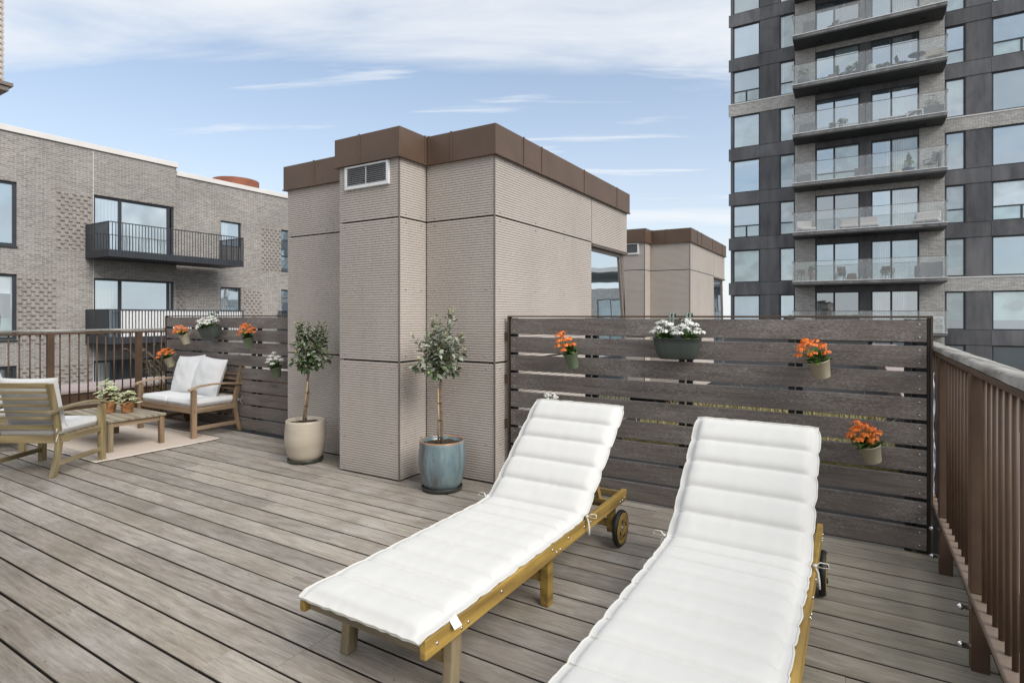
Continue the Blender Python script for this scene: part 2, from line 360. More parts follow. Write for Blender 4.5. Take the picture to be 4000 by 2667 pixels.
M_cush=mk_fabric('white_cushion_fabric',(.64,.64,.64),400,.04)
M_oil=wood('yellow_oiled_hardwood',(.20,.125,.035),(.46,.30,.075),(26,3,40),(.12,.09,.04),.45,.5,False,5,.3,1,.0008)
M_oilx=wood('yellow_oiled_crossbar',(.18,.12,.045),(.40,.27,.09),(3,30,40),(.13,.11,.075),.5,.55,False,5,.3,1,.0008)
M_grey=wood('greyed_hardwood',(.145,.11,.06),(.345,.27,.16),(28,28,3),(.20,.19,.155),.6,.65,False,4,.3,1,.0008)
M_greyx=wood('greyed_crossbar_wood',(.135,.105,.065),(.31,.25,.165),(3,28,28),(.20,.185,.15),.6,.65,False,4,.3,1,.0008)
M_och=wood('olive_acacia_wood',(.155,.115,.05),(.35,.275,.145),(30,30,3.5),(.24,.22,.17),.45,.62,False,4,.3,1,.0008)
M_ochx=wood('olive_acacia_slat',(.16,.118,.052),(.37,.285,.15),(3,30,30),(.24,.22,.17),.4,.62,False,4,.3,1,.0008)
M_ochy=wood('olive_acacia_arm',(.16,.125,.065),(.36,.29,.17),(30,3,30),(.25,.235,.19),.5,.62,False,4,.3,1,.0008)
M_acz=wood('warm_acacia_wood',(.155,.10,.058),(.33,.225,.14),(30,30,3.5),(.24,.19,.14),.4,.6,False,4,.3,1,.0008)
M_acx=wood('warm_acacia_slat',(.16,.102,.06),(.34,.23,.145),(3,30,30),(.24,.19,.14),.4,.6,False,4,.3,1,.0008)
M_acy=wood('warm_acacia_arm',(.17,.115,.07),(.35,.25,.16),(30,3,30),(.25,.21,.16),.45,.6,False,4,.3,1,.0008)
M_tabtop=wood('weathered_table_slats',(.17,.14,.095),(.40,.345,.26),(3,40,30),(.28,.26,.22),.5,.7,True,4,.3,1,.0008)
def mk_rug():
    t=NT('beige_woven_rug',.95,.1); v=t.noise(t.map((1,1,1)),2,4)
    ck=t.n('ShaderNodeTexChecker'); ck.inputs['Scale'].default_value=62; t.L.new(t.map((1,1,1)),ck.inputs['Vector'])
    c=t.mix(.14,t.ramp(v,[(.3,(.52,.44,.37)),(.7,(.60,.52,.45))]),ck.outputs[0],'SOFT_LIGHT')
    t.col(c).bump(t.noise(t.map((60,160,1)),1,2),.5,.003); return t.m
M_rug=mk_rug(); M_rugb=mk_fabric('cream_rug_border',(.66,.60,.53),300)
M_soil=plain('potting_soil',(.045,.030,.020),.95,.6,60,0,.004)
M_bark=plain('grey_brown_bark',(.17,.125,.085),.85,.35,60,0,.002)
M_bamboo=plain('bamboo_stake',(.42,.29,.15),.6,.2,25)
def mk_leaf(name,a,b,rough=.5,spec=.4):
    t=NT(name,rough,spec); r=t.isl(); t.col(t.ramp(r,[(0,a),(1,b)]))
    t.b.inputs['Subsurface Weight'].default_value=0; return t.m
M_lfd=mk_leaf('dark_green_leaf',(.040,.070,.028),(.105,.175,.060),.4,.5)
M_lfs=mk_leaf('silvery_green_leaf',(.17,.20,.14),(.44,.47,.38),.55,.4)
M_lfp=mk_leaf('pale_young_leaf',(.24,.26,.11),(.42,.43,.24),.6,.3)
M_twig=plain('reddish_twig',(.16,.085,.045),.8,.3,30)
M_kal=mk_leaf('kalanchoe_leaf',(.030,.065,.018),(.10,.17,.045),.4,.5)
M_kalb=mk_leaf('fresh_kalanchoe_leaf',(.055,.12,.018),(.14,.24,.05),.4,.5)
M_org=mk_leaf('orange_petal',(.80,.17,.02),(.90,.32,.07),.6,.3)
M_orgd=mk_leaf('deep_orange_petal',(.72,.11,.012),(.88,.24,.04),.6,.3)
M_wpet=mk_leaf('white_petal',(.70,.70,.64),(.86,.86,.84),.6,.3)
M_yel=mk_leaf('pale_yellow_floret',(.62,.56,.22),(.75,.72,.42),.6,.3)
M_potbe=plain('beige_enamel_pot',(.45,.40,.29),.35,.06,4)
M_potgr=plain('sage_enamel_pot',(.155,.20,.125),.4,.08,4)
M_plant=plain('dark_sage_planter',(.060,.072,.062),.5,.12,5)
M_hook=plain('sage_plastic_hook',(.15,.19,.16),.5,.08,5)
def mk_potblue():
    t=NT('blue_glazed_ceramic',.22,.6); v=t.noise(t.map((7,7,.9)),1.6,6,.62,.4); v2=t.noise(t.map((1,1,1)),5,4)
    c=t.ramp(v,[(.34,(.12,.10,.10)),(.43,(.15,.17,.185)),(.53,(.15,.215,.24)),(.72,(.25,.325,.33))])
    c=t.mix(t.ramp(v2,[(.5,0.),(.75,.5)]),c,(.13,.19,.185)); v3=t.noise(t.map((1,1,.5)),38,3); c=t.mix(t.ramp(v3,[(.6,0.),(.72,.35)]),c,(.09,.09,.10))
    s=t.n('ShaderNodeSeparateXYZ'); t.L.new(t.tc.outputs['Object'],s.inputs[0])
    rim=t.math('ADD',s.outputs[2],t.math('MULTIPLY',t.noise(t.map((6,6,2)),1,3),.05))
    c=t.mix(t.ramp(rim,[(.383,0.),(.392,1.)]),c,(.32,.18,.10))
    t.col(c); return t.m
def mk_potcream():
    t=NT('cream_glazed_ceramic',.3,.5); v=t.noise(t.map((1,1,5)),2,5); v2=t.noise(t.map((1,1,1)),40,2)
    c=t.ramp(v,[(.3,(.40,.345,.27)),(.7,(.52,.46,.375))]); c=t.mix(t.ramp(v2,[(.74,0.),(.78,.7)]),c,(.15,.10,.07))
    s=t.n('ShaderNodeSeparateXYZ'); t.L.new(t.tc.outputs['Object'],s.inputs[0])
    c=t.mix(t.math('MULTIPLY',t.ramp(s.outputs[2],[(.0,1.),(.06,0.)]),.5),c,(.24,.19,.13))
    t.col(c); return t.m
M_potblue=mk_potblue(); M_potcream=mk_potcream()
M_saucer=plain('dark_glazed_saucer',(.035,.035,.028),.3,.3,8)
M_bark_pot=plain('mottled_bark_pot',(.30,.135,.05),.8,.55,26,0,.004)
M_ivyg=mk_leaf('ivy_green_centre',(.055,.10,.05),(.19,.29,.10),.45,.5)
M_ivyc=mk_leaf('ivy_cream_margin',(.48,.50,.28),(.66,.66,.42),.5,.4)
M_mauve=plain('mauve_roof_metal',(.36,.29,.27),.55,.08,1.5)
M_roofd=plain('dark_roof_membrane',(.010,.010,.011),.95,.3,2)
M_moss=None
def mk_green():
    t=NT('mossy_green_roof',.95,.1); v=t.noise(t.map((1,1,1)),2.2,7,.7); v2=t.noise(t.map((1,1,1)),20,4)
    c=t.ramp(t.math('ADD',t.math('MULTIPLY',v,.6),t.math('MULTIPLY',v2,.4)),[(.3,(.05,.04,.022)),(.45,(.11,.10,.035)),(.6,(.19,.165,.085)),(.75,(.30,.27,.20))])
    t.col(c).bump(v2,.8,.03); return t.m
M_moss=mk_green(); M_dry=mk_leaf('dry_grass_blade',(.24,.185,.09),(.40,.33,.20),.8,.2); M_grn=mk_leaf('green_grass_blade',(.06,.09,.025),(.14,.17,.045),.8,.2)
M_ground=plain('street_asphalt',(.07,.07,.068),.9,.25,.4)
M_grass=plain('distant_grass',(.06,.09,.035),.95,.35,.02)
M_blue=plain('pale_blue_tarp',(.42,.50,.62),.45,.15,8)
M_terra=plain('terracotta',(.42,.16,.08),.8); M_wick=plain('brown_wicker',(.10,.06,.045),.8,.3,30); M_grayf=plain('grey_cover_fabric',(.10,.10,.11),.7,.2,5)
M_lwood=plain('pale_slat_wood',(.42,.33,.20),.7,.2,6); M_bluepot=plain('blue_glaze_pot',(.03,.06,.22),.3); M_palepot=plain('pale_oval_pot',(.40,.46,.40),.4)
M_sofa=mk_fabric('cream_sofa_fabric',(.66,.60,.57),300)
M_label=plain('white_care_label',(.8,.8,.82),.7,.03)
# ---------------------------------------------------------------- ground and roofs
MB().box(-600,600,-600,900,-15.2,-15).build('ground',M_ground)['kind']='structure'
g=MB().box(-600,600,120,2500,-14.99,-14.95).build('distant_ground',M_grass); g['kind']='structure'
g=MB().box(-7.95,.62,-4,40,-.7,-.22).build('roof_membrane',M_roofd); g['kind']='structure'
bl=MB().box(-8.9,1.25,-10,40,-15,-.72).build('building_block',M_brick)
tag(bl,'brick block underneath the roof terrace that carries the decks','building')
# deck
d=MB(); pitch=.1492; y0=.880-.1492*20
rnd=random.Random(3)
joints={}
known=[(1.747,-3.457),(2.024,-2.275),(1.132,-2.965),(1.447,-1.83),(2.463,-3.432),(2.041,-4.522)]
k=0; yy=y0
while yy<3.83:
    a,b=yy+.0055,yy+pitch-.0055
    if b>3.84: b=3.84
    cuts=[]
    for (jy,jx) in known:
        if a<jy<b: cuts.append(jx)
    if not cuts: cuts=[rnd.uniform(-6.5,-.5)]
    if min(cuts)>-4.0: cuts.append(min(cuts)-rnd.uniform(2.7,3.6))
    if max(cuts)<-2.2: cuts.append(max(cuts)+rnd.uniform(2.3,2.9))
    xs=[-7.50]+sorted(c for c in cuts if -7.3<c<.2)+[.45]
    for i in range(len(xs)-1):
        x0,x1=xs[i]+.0006,xs[i+1]-.0006
        e=.0035; z=rnd.uniform(-.0012,.0012)
        # board with softened top edges
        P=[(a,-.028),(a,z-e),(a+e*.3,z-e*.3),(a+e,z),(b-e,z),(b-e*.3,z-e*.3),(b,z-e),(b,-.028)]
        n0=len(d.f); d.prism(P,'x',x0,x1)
        for q in (n0,n0+6,n0+7): d.mi[q]=1  # unweathered board sides, coloured near black so the gaps look shaded
    yy+=pitch; k+=1
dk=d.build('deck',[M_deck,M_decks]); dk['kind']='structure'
g=MB().box(-7.50,.45,-2.1,3.84,-.06,-.032).build('deck_underlay',M_roofd); g['kind']='structure'
# screws on the deck
s=MB(); rs=random.Random(9)
for i in range(150):
    kx=-.2-.6*rs.randint(0,11); kk=rs.randint(14,38); yk=y0+kk*pitch+(.03 if rs.random()<.5 else pitch-.03)
    s.disc((kx+rs.uniform(-.004,.004),yk,.0022),.0032,(0,0,1),8)
s.build('deck_screws',M_saucer)['kind']='structure'
# neighbouring terraces and green roof strip
def gstuff():
    m=MB().box(-2.3,.35,6.25,9.6,-.20,-.02).build('green_roof',M_moss); m['kind']='structure'
    m=MB().box(-7.5,-4.9,6.25,9.6,-.20,-.02).build('green_roof_strip',M_moss); m['kind']='structure'
    b=MB(); r=random.Random(5)
    for i in range(2600):
        if r.random()<.68: x=r.uniform(-2.2,.3); y=r.uniform(6.3,9.5)
        else: x=r.uniform(-7.45,-4.95); y=r.uniform(6.3,9.5)
        h=r.uniform(.06,.22)*(1.6 if r.random()<.1 else 1); a=r.uniform(0,2*PI); ln=r.uniform(.2,.9)*h; wd=r.uniform(.003,.007)
        dx,dy=math.cos(a),math.sin(a); px,py=-dy*wd,dx*wd
        b.add([(x-px,y-py,-.02),(x+px,y+py,-.02),(x+px*.7+dx*ln*.4,y+py*.7+dy*ln*.4,h*.65),(x-px*.7+dx*ln*.4,y-py*.7+dy*ln*.4,h*.65),(x+dx*ln,y+dy*ln,h)],[(0,1,2,3),(3,2,4)],0 if r.random()<.7 else 1)
    o=b.build('dry_grass',[M_dry,M_grn],nrm=False); tag(o,'dry yellow and green grass growing on the neighbouring roof behind the screens','grass',None,'stuff')
gstuff()
# parapets
def parapet(x0,x1,z,label):
    t=thing('roof_parapet',label,'parapet',((x0+x1)/2,0,0)); h=(x1-x0)/2
    MB().box(-h+.02,h-.02,-4,24,-2,z-.03).build('parapet_face',M_rail,t)
    c=MB(); y=-4.
    while y<24: c.box(-h,h,y+.003,y+.997,z-.028,z); y+=1.0
    c.build('coping',M_mauve,t)
    return t
parapet(-8.80,-7.92,.40,'mauve metal parapet coping outside the left balustrade')
parapet(.52,1.24,.27,'pinkish metal parapet coping outside the right balustrade')
# ---------------------------------------------------------------- corrugated rooftop stair house
PZ=.0194
def corr(mb,P0,P1,z0,z1,n,mi=0):
    """ribbed panel from P0 to P1 (2D), outward normal n (2D)"""
    prof=[]; z=z0
    while z<z1-1e-6:
        ze=min(z+PZ,z1)
        for f,o in ((0,.0),(.08,.0034),(.22,.0048),(.60,.0048),(.74,.0034),(.82,.0)):
            zz=z+f*PZ
            if zz<ze: prof.append((zz,o))
        z+=PZ
    prof.append((z1,0))
    vs_=[];fs=[]
    for zz,o in prof:
        for P in (P0,P1): vs_.append((P[0]+n[0]*o,P[1]+n[1]*o,zz))
    for i in range(len(prof)-1): fs.append((2*i,2*i+1,2*i+3,2*i+2))
    mb.add(vs_,fs,mi)
    # top and bottom returns + ends, 12 mm thick
    t=.010
    for zz in (z0,z1): mb.quad((*P0,zz),(*P1,zz),(P1[0]-n[0]*t,P1[1]-n[1]*t,zz),(P0[0]-n[0]*t,P0[1]-n[1]*t,zz),mi)
    for e,P in ((0,P0),(1,P1)):
        vs_=[];fs=[]
        for zz,o in prof:
            vs_+= [(P[0]+n[0]*o,P[1]+n[1]*o,zz),(P[0]-n[0]*t,P[1]-n[1]*t,zz)]
        for i in range(len(prof)-1): fs.append((2*i,2*i+1,2*i+3,2*i+2))
        mb.add(vs_,fs,mi)
XL,XR,YF,YB=-4.814,-2.370,3.654,6.60
CX0,CX1,CYF=-3.708,-3.043,3.325
ZB,ZT=2.536,2.767
def stairhouse():
    t=thing('rooftop_stairhouse','nearest ribbed beige stair house with brown fascia, behind the two potted trees','building',(0,0,0))
    core=MB(); q=.022
    core.box(XL+q,XR-.045,YF+q,5.50,0,ZT-.05); core.box(XL+q,XR-.045,5.50,YB-q,2.075,ZT-.05); core.box(XL+q,-3.0,5.50,YB-q,0,2.075)
    core.box(CX0+q,CX1-q,CYF+q,YF+.1,0,ZT-.05)
    core.build('backing_wall',M_gap,t)
    w_=MB(); L1,L2=.932,2.068; g_=.006
    bands=[(.012,L1-g_),(L1+g_,L2-g_),(L2+g_,ZB+.03)]
    def wall(P0,P1,n,bs=bands):
        dx,dy=P1[0]-P0[0],P1[1]-P0[1]; l=math.hypot(dx,dy); ux,uy=dx/l*.004,dy/l*.004
        for a,b in bs: corr(w_,(P0[0]+ux,P0[1]+uy),(P1[0]-ux,P1[1]-uy),a,b,n)
    wall((XL,YF),(CX0,YF),(0,-1)); wall((CX0,CYF),(CX1,CYF),(0,-1)); wall((CX1,YF),(XR,YF),(0,-1))
    wall((CX1,CYF),(CX1,YF-.008),(1,0)); wall((CX0,CYF),(CX0,YF-.008),(-1,0))
    wall((XR,YF),(XR,5.52),(1,0)); wall((XR,5.528),(XR,6.60),(1,0),[(L2+g_-.012,ZB+.03)])
    wall((XL,YF),(XL,YB),(-1,0)); wall((XL,YB),(-3.0,YB),(0,1)); wall((-3.0,YB),(XR,YB),(0,1),[(L2+g_-.012,ZB+.03)])
    w_.build('cladding',M_clad,t,nrm=False)
    tr=MB()
    for (x,y) in ((CX1+.002,CYF-.002),(XR+.002,YF-.002)): tr.box(x-.004,x+.006,y-.006,y+.004,0.01,ZB+.02)
    tr.build('corner_trim',M_winfr,t)
    rv=[]; RX=Matrix.Rotation(R(90),4,'X'); RY=Matrix.Rotation(R(90),4,'Y'); T=Matrix.Translation
    for z in (.98,1.504,2.034,2.100,.885,.30):
        for x in (-4.749,-4.243,-2.948,-2.44): rv.append(T((x,YF-.006,z))@RX)
        for x in (-3.638,-3.113): rv.append(T((x,CYF-.006,z))@RX)
        for y in (3.726,4.301,4.869,5.45): rv.append(T((XR+.006,y,z))@RY)
        for y in (3.395,3.58): rv.append(T((CX1+.006,y,z))@RY)
    inst('rivet',MB().lathe([(.0065,0),(.006,.003),(.001,.0045)],n=8),M_rivet,t,rv)
    # fascia
    o=.03
    poly=[(XL-o,YF-o),(CX0-o,YF-o),(CX0-o,CYF-o),(CX1+o,CYF-o),(CX1+o,YF-o),(XR+o,YF-o),(XR+o,YB+o),(XL-o,YB+o)]
    fa=MB(); fa.prism(poly,'z',ZB,ZT)
    fo=fa.build('roof_fascia',M_fascia,t,.003)
    lip=MB(); p2=[(a+( -.008 if a<-3.9 else (.008 if a>-2.9 else (-.008 if a<-3.5 else .008))),b+(.008 if b>5 else -.008)) for a,b in poly]
    lip.prism(p2,'z',ZB-.006,ZB+.004); lip.build('drip_edge',M_fascia,fo)
    se=MB()
    for x,y in ((-4.391,YF-o),(-2.759,YF-o),(-3.445,CYF-o),(CX1+o+.02,YF-o)): se.box(x-.012,x+.004,y-.006,y+.002,ZB-.004,ZT+.003)
    for y in (4.056,4.37,5.28,6.201): se.box(XR+o-.002,XR+o+.006,y-.010,y+.004,ZB-.004,ZT+.003)
    se.box(CX1+o-.002,CX1+o+.006,YF-o-.03,YF-o-.016,ZB-.004,ZT+.003)
    se.build('fascia_seam',M_fascia,fo)
    # vent
    x0,x1,z0,z1=-3.627,-3.137,2.335,2.524; y=CYF-.012
    v=MB(); f_=.026
    v.box(x0,x1,y-.012,y+.02,z0,z0+f_); v.box(x0,x1,y-.012,y+.02,z1-f_*.6,z1); v.box(x0,x0+f_,y-.0121,y+.02,z0+f_,z1-f_*.6); v.box(x1-f_,x1,y-.0121,y+.02,z0+f_,z1-f_*.6)
    vo=v.build('vent',M_white,t,.002)
    MB().box(x0+.01,x1-.01,y-.002,y+.004,z0+.01,z1-.01).build('vent_cavity',M_gap,vo)
    lv=MB(); n=10
    for i in range(n):
        zc=z0+f_+.006+(z1-z0-f_*1.6-.008)*i/(n-1)
        lv.bar((x0+f_,y-.006,zc),(x1-f_,y-.006,zc),.010,.0022,0,(0,.6,1))
    lv.box((x0+x1)/2-.006,(x0+x1)/2+.006,y-.0115,y-.0095,z0+f_,z1-f_)
    lv.build('louvre',M_louv,vo)
    # slanted side window below the overhang
    xg=XR-.035; A=(5.60,2.03); wn=MB()
    B0=[(5.53,.02),(6.50,.02),(6.50,.02)]
    # frame as slanted parallelogram: left edge / right edge move in +Y going down
    def yl(z): return 5.53+(2.06-z)*.085
    def yr(z): return 6.475+(2.06-z)*.19
    zt,zb=2.050,.03
    wn.add([(xg,yl(zt),zt),(xg,yr(zt),zt),(xg,yr(zt-.055),zt-.055),(xg,yl(zt-.055),zt-.055)],[(0,1,2,3)])
    def slab(a,b,c,e,x0_,x1_,mb,mi=0):
        mb.prism([a,b,c,e],'x',x0_,x1_,mi)
    wf=MB()
    slab((yl(zt),zt),(yr(zt),zt),(yr(zt-.06),zt-.06),(yl(zt-.06),zt-.06),xg-.05,xg,wf)
    slab((yl(zb+.05),zb+.05),(yr(zb+.05),zb+.05),(yr(zb),zb),(yl(zb),zb),xg-.05,xg,wf)
    slab((yl(zt-.06),zt-.06),(yl(zt-.06)+.045,zt-.06),(yl(zb+.05)+.045,zb+.05),(yl(zb+.05),zb+.05),xg-.05,xg-.001,wf)
    slab((yr(zt-.06)-.05,zt-.06),(yr(zt-.06),zt-.06),(yr(zb+.05),zb+.05),(yr(zb+.05)-.05,zb+.05),xg-.05,xg-.001,wf)
    wo=wf.build('window',M_winfr,t,.002)
    pg=MB(); slab((yl(zt-.06)+.045,zt-.06),(yr(zt-.06)-.05,zt-.06),(yr(zb+.05)-.05,zb+.05),(yl(zb+.05)+.045,zb+.05),xg-.03,xg-.015,pg)
    pg.build('pane',M_panes,wo)
    ep=MB(); slab((yr(zt)+.004,zt-.02),(6.565,zt-.02),(6.595,zt-.25),(yr(zt-.25)+.004,zt-.25),xg-.06,xg+.004,ep)
    slab((yr(zt-.25)+.004,zt-.256),(6.595,zt-.256),(6.62,zt-1.0),(yr(zt-1.)+.004,zt-1.),xg-.06,xg+.002,ep)
    ep.box(-3.0,xg-.02,6.52,6.58,0,2.04)
    ep.build('end_panel',M_winfr,t)
    dp=MB(); dp.box(-3.0,XR+.016,5.53,6.622,2.046,2.057); dp.box(-3.0,XR+.010,5.53,6.612,2.030,2.044); dp.build('drip_plate',M_winfr,t)
    return t
sh=stairhouse()
s2=copy_tree(sh); s2.location=(0,6.03,0); s2['label']='smaller looking stair house in the distance between the nearest one and the tower'
s3=copy_tree(sh); s3.location=(0,-5.883,0)
for c_ in kids(s3):
    if c_.name.startswith(('window','end_panel')):
        for g_ in kids(c_): bpy.data.objects.remove(g_)
        bpy.data.objects.remove(c_)
s3.location=(0,-5.883,0); s3['label']='edge of a stair house cut off at the top left corner of the photo'
for o in (sh,s2,s3): o['group']='ribbed rooftop stair houses in a row'
# its opening has a plain upright window with a frame
fm=MB()
for q in ((5.53,6.42,.03,.08),(5.53,6.42,1.98,2.03),(5.53,5.58,.0801,1.9799),(6.37,6.42,.0801,1.9799)): fm.box(XR-.08,XR-.03,*q)
wq=fm.build('window',M_winfr,s3,.002); MB().box(XR-.062,XR-.05,5.57,6.38,.07,1.99).build('pane',M_panes,wq)
# ---------------------------------------------------------------- slatted screens
def screen(x0,x1,yf,label,posts,top=1.2745,n=9,pt=.1417):
    t=thing('slatted_screen',label,'privacy screen',((x0+x1)/2,yf,0)); h=(x1-x0)/2; cx_=(x0+x1)/2
    for i in range(n):
        z1=top-i*pt; z0=z1-.1210
        b=MB(); b.box(-h+.028,h-.028,0,.021,z0,z1); so_=b.build('slat',M_slat,t,.0025)
        inst('screw',MB().lathe([(.0045,0),(.004,.0015),(.001,.002)],n=8),M_screw,so_,[Matrix.Translation((dx,-.0001,z1-.06+dz))@Matrix.Rotation(R(90),4,'X') for dz in (-.035,.035) for dx in (-h+.06,h-.06)])
    p=MB()
    for x in posts:
        p.box(x-cx_-.035,x-cx_-.002,.026,.060,0,top+.004); p.box(x-cx_+.003,x-cx_+.04,.075,.11,0,top+.002)
    p.box(-h+.02,-h+.07,.026,.05,0,top+.004); p.box(h-.07,h-.02,.026,.05,0,top+.004)
    p.build('back_batten',M_blackmet,t)
    f_=MB(); f_.box(-h,h,-.004,.03,top+.010,top+.022); f_.box(-h,-h+.012,-.006,.03,0,top+.010); f_.box(h-.012,h,-.006,.03,0,top+.010); f_.box(h-.026,h-.013,.004,.03,0,top+.009,1); f_.box(-h+.013,-h+.026,.004,.03,0,top+.009,1)
    f_.build('steel_frame',[M_rail,M_blackmet],t,.0015)
    return t
sR=screen(-2.335,.362,3.79,'wide dark slatted screen behind the two loungers, right of the stair house',[-1.651,-.972,-.311,.27])
hg=MB()
for z in (1.13,.80,.45): hg.box(-1.3485-.028,-1.3485+.002,.0,.022,z-.035,z+.035)
hg.build('wall_bracket',M_rail,sR)
sL=screen(-7.53,-4.83,3.89,'dark slatted screen behind the loveseat, left of the stair house',[-6.95,-6.4,-5.75,-5.1])
# ---------------------------------------------------------------- balustrades
def balustrade(x,y0,y1,label,side,posts):
    t=thing('balustrade',label,'railing',(x,0,0)); s_=side
    c=MB(); n=int((y1-y0)/.12)
    P=[]
    for i in range(n+1):
        y=y0+(y1-y0)*i/n; row=[]
        for (dx,dz) in ((-.034,1.112),(-.036,1.130),(-.028,1.137),(.0,1.139),(.028,1.137),(.036,1.13),(.034,1.112),(-.034,1.112)):
            k_=noise.noise(Vector((dx*40,y*9,dz*30)))*.0022
            row.append((dx+k_,y,dz+k_))
        P.append(row)
    c.grid(P,0,True); c.box(-.0335,.0335,y0,y0+.001,1.113,1.13); c.box(-.0335,.0335,y1-.001,y1,1.113,1.13)
    c.build('handrail',M_cap,t)
    r=MB(); r.box(-.028,.028,y0,y1,1.083,1.106); r.build('top_rail',M_rail,t,.004)
    r=MB(); r.box(-.035,.035,y0,y1,.262,.284); r.build('bottom_rail',M_railflat,t,.009,3)
    for y in posts:
        p=MB(); p.box(-.030,.030,y-.030,y+.030,.2845,1.083); p.box(-.028,.026,y-.028,y+.028,-.2,.2615); po=p.build('post',M_rail,t,.003)
        b=MB()
        for z in (.217,.078): b.lathe([(.007,0),(.007,.022),(.012,.022),(.012,.030),(.008,.038),(.001,.042)],n=10,M=Matrix.Translation((s_*.028,y,z))@Matrix.Rotation(R(90*s_),4,'Y'))
        b.build('acorn_nut',M_chrome,po)
    yb=posts[0]
    yq=yb
    while yq-.09>y0: yq-=.09
    while yq<y1:
        if min(abs(yq-p) for p in posts)>.04:
            b=MB(); b.tube([(0,yq,.2835),(0,yq,1.084)],.0082 if side<0 else .0075,10); b.build('baluster',M_rail,t)
        yq+=.09
    return t
balustrade(.393,-1.2,5.4,'brown steel balustrade with grey wooden handrail along the right deck edge',-1,[2.67,3.57,4.47,1.77,.87,-.03,-.93])
balustrade(-7.585,-.4,3.92,'brown steel balustrade along the left deck edge beyond the armchairs',1,[2.70,3.60,1.80,.90,0.0])
# ---------------------------------------------------------------- left brick apartment building
def holes_wall(mb,u0,u1,z0,z1,holes,P,mi=0,rev=.12,nin=None):
    us=sorted({u0,u1,*[h[0] for h in holes],*[h[1] for h in holes]}); zs=sorted({z0,z1,*[h[2] for h in holes],*[h[3] for h in holes]})
    us=[u for u in us if u0<=u<=u1]; zs=[z for z in zs if z0<=z<=z1]
    for i in range(len(us)-1):
        for j in range(len(zs)-1):
            um,zm=(us[i]+us[i+1])/2,(zs[j]+zs[j+1])/2
            if any(h[0]<um<h[1] and h[2]<zm<h[3] for h in holes): continue
            mb.add([P(us[i],zs[j],0),P(us[i+1],zs[j],0),P(us[i+1],zs[j+1],0),P(us[i],zs[j+1],0)],[(0,1,2,3)],mi)
    for a,b,c,e in holes:
        for q in (((a,c),(a,e)),((b,c),(b,e)),((a,c),(b,c)),((a,e),(b,e))):
            (p0,q0),(p1,q1)=q
            mb.add([P(p0,q0,0),P(p1,q1,0),P(p1,q1,rev),P(p0,q0,rev)],[(0,1,2,3)],mi)
def frame_win(parent,P,a,b,c,e,mull=(),trans=(),pane=None,fw=.07,dep=.07,thick=.06,fm=None,sub=None):
    """window frame with mullions; P(u,z,depth)"""
    f=MB()
    def bx(u0,u1,z0,z1,d0,d1,mb,mi=0):
        vs_=[P(u,z,dd) for dd in (d0,d1) for z in (z0,z1) for u in (u0,u1)]
        mb.add(vs_,[(0,2,3,1),(4,5,7,6),(0,1,5,4),(2,6,7,3),(0,4,6,2),(1,3,7,5)],mi)
    bx(a,b,c,c+fw,dep,dep+thick,f); bx(a,b,e-fw,e,dep,dep+thick,f); bx(a,a+fw,c+fw,e-fw,dep,dep+thick,f); bx(b-fw,b,c+fw,e-fw,dep,dep+thick,f)
    for m,z0,z1 in mull: bx(m-fw*.7,m+fw*.7,z0 if z0 else c+fw,z1 if z1 else e-fw,dep+.002,dep+thick,f)
    for z in trans: bx(a+fw,b-fw,z-fw*.55,z+fw*.55,dep+.004,dep+thick,f)
    wo=f.build('window',fm or M_darkfr,parent)
    p=MB()
    if sub:
        for (u0,u1,z0,z1,mi) in sub: bx(u0,u1,z0,z1,dep+thick*.6,dep+thick*.75,p,mi)
    else: bx(a+fw*.5,b-fw*.5,c+fw*.5,e-fw*.5,dep+thick*.6,dep+thick*.75,p)
    p.build('pane',pane if isinstance(pane,list) else [pane],wo)
    return wo
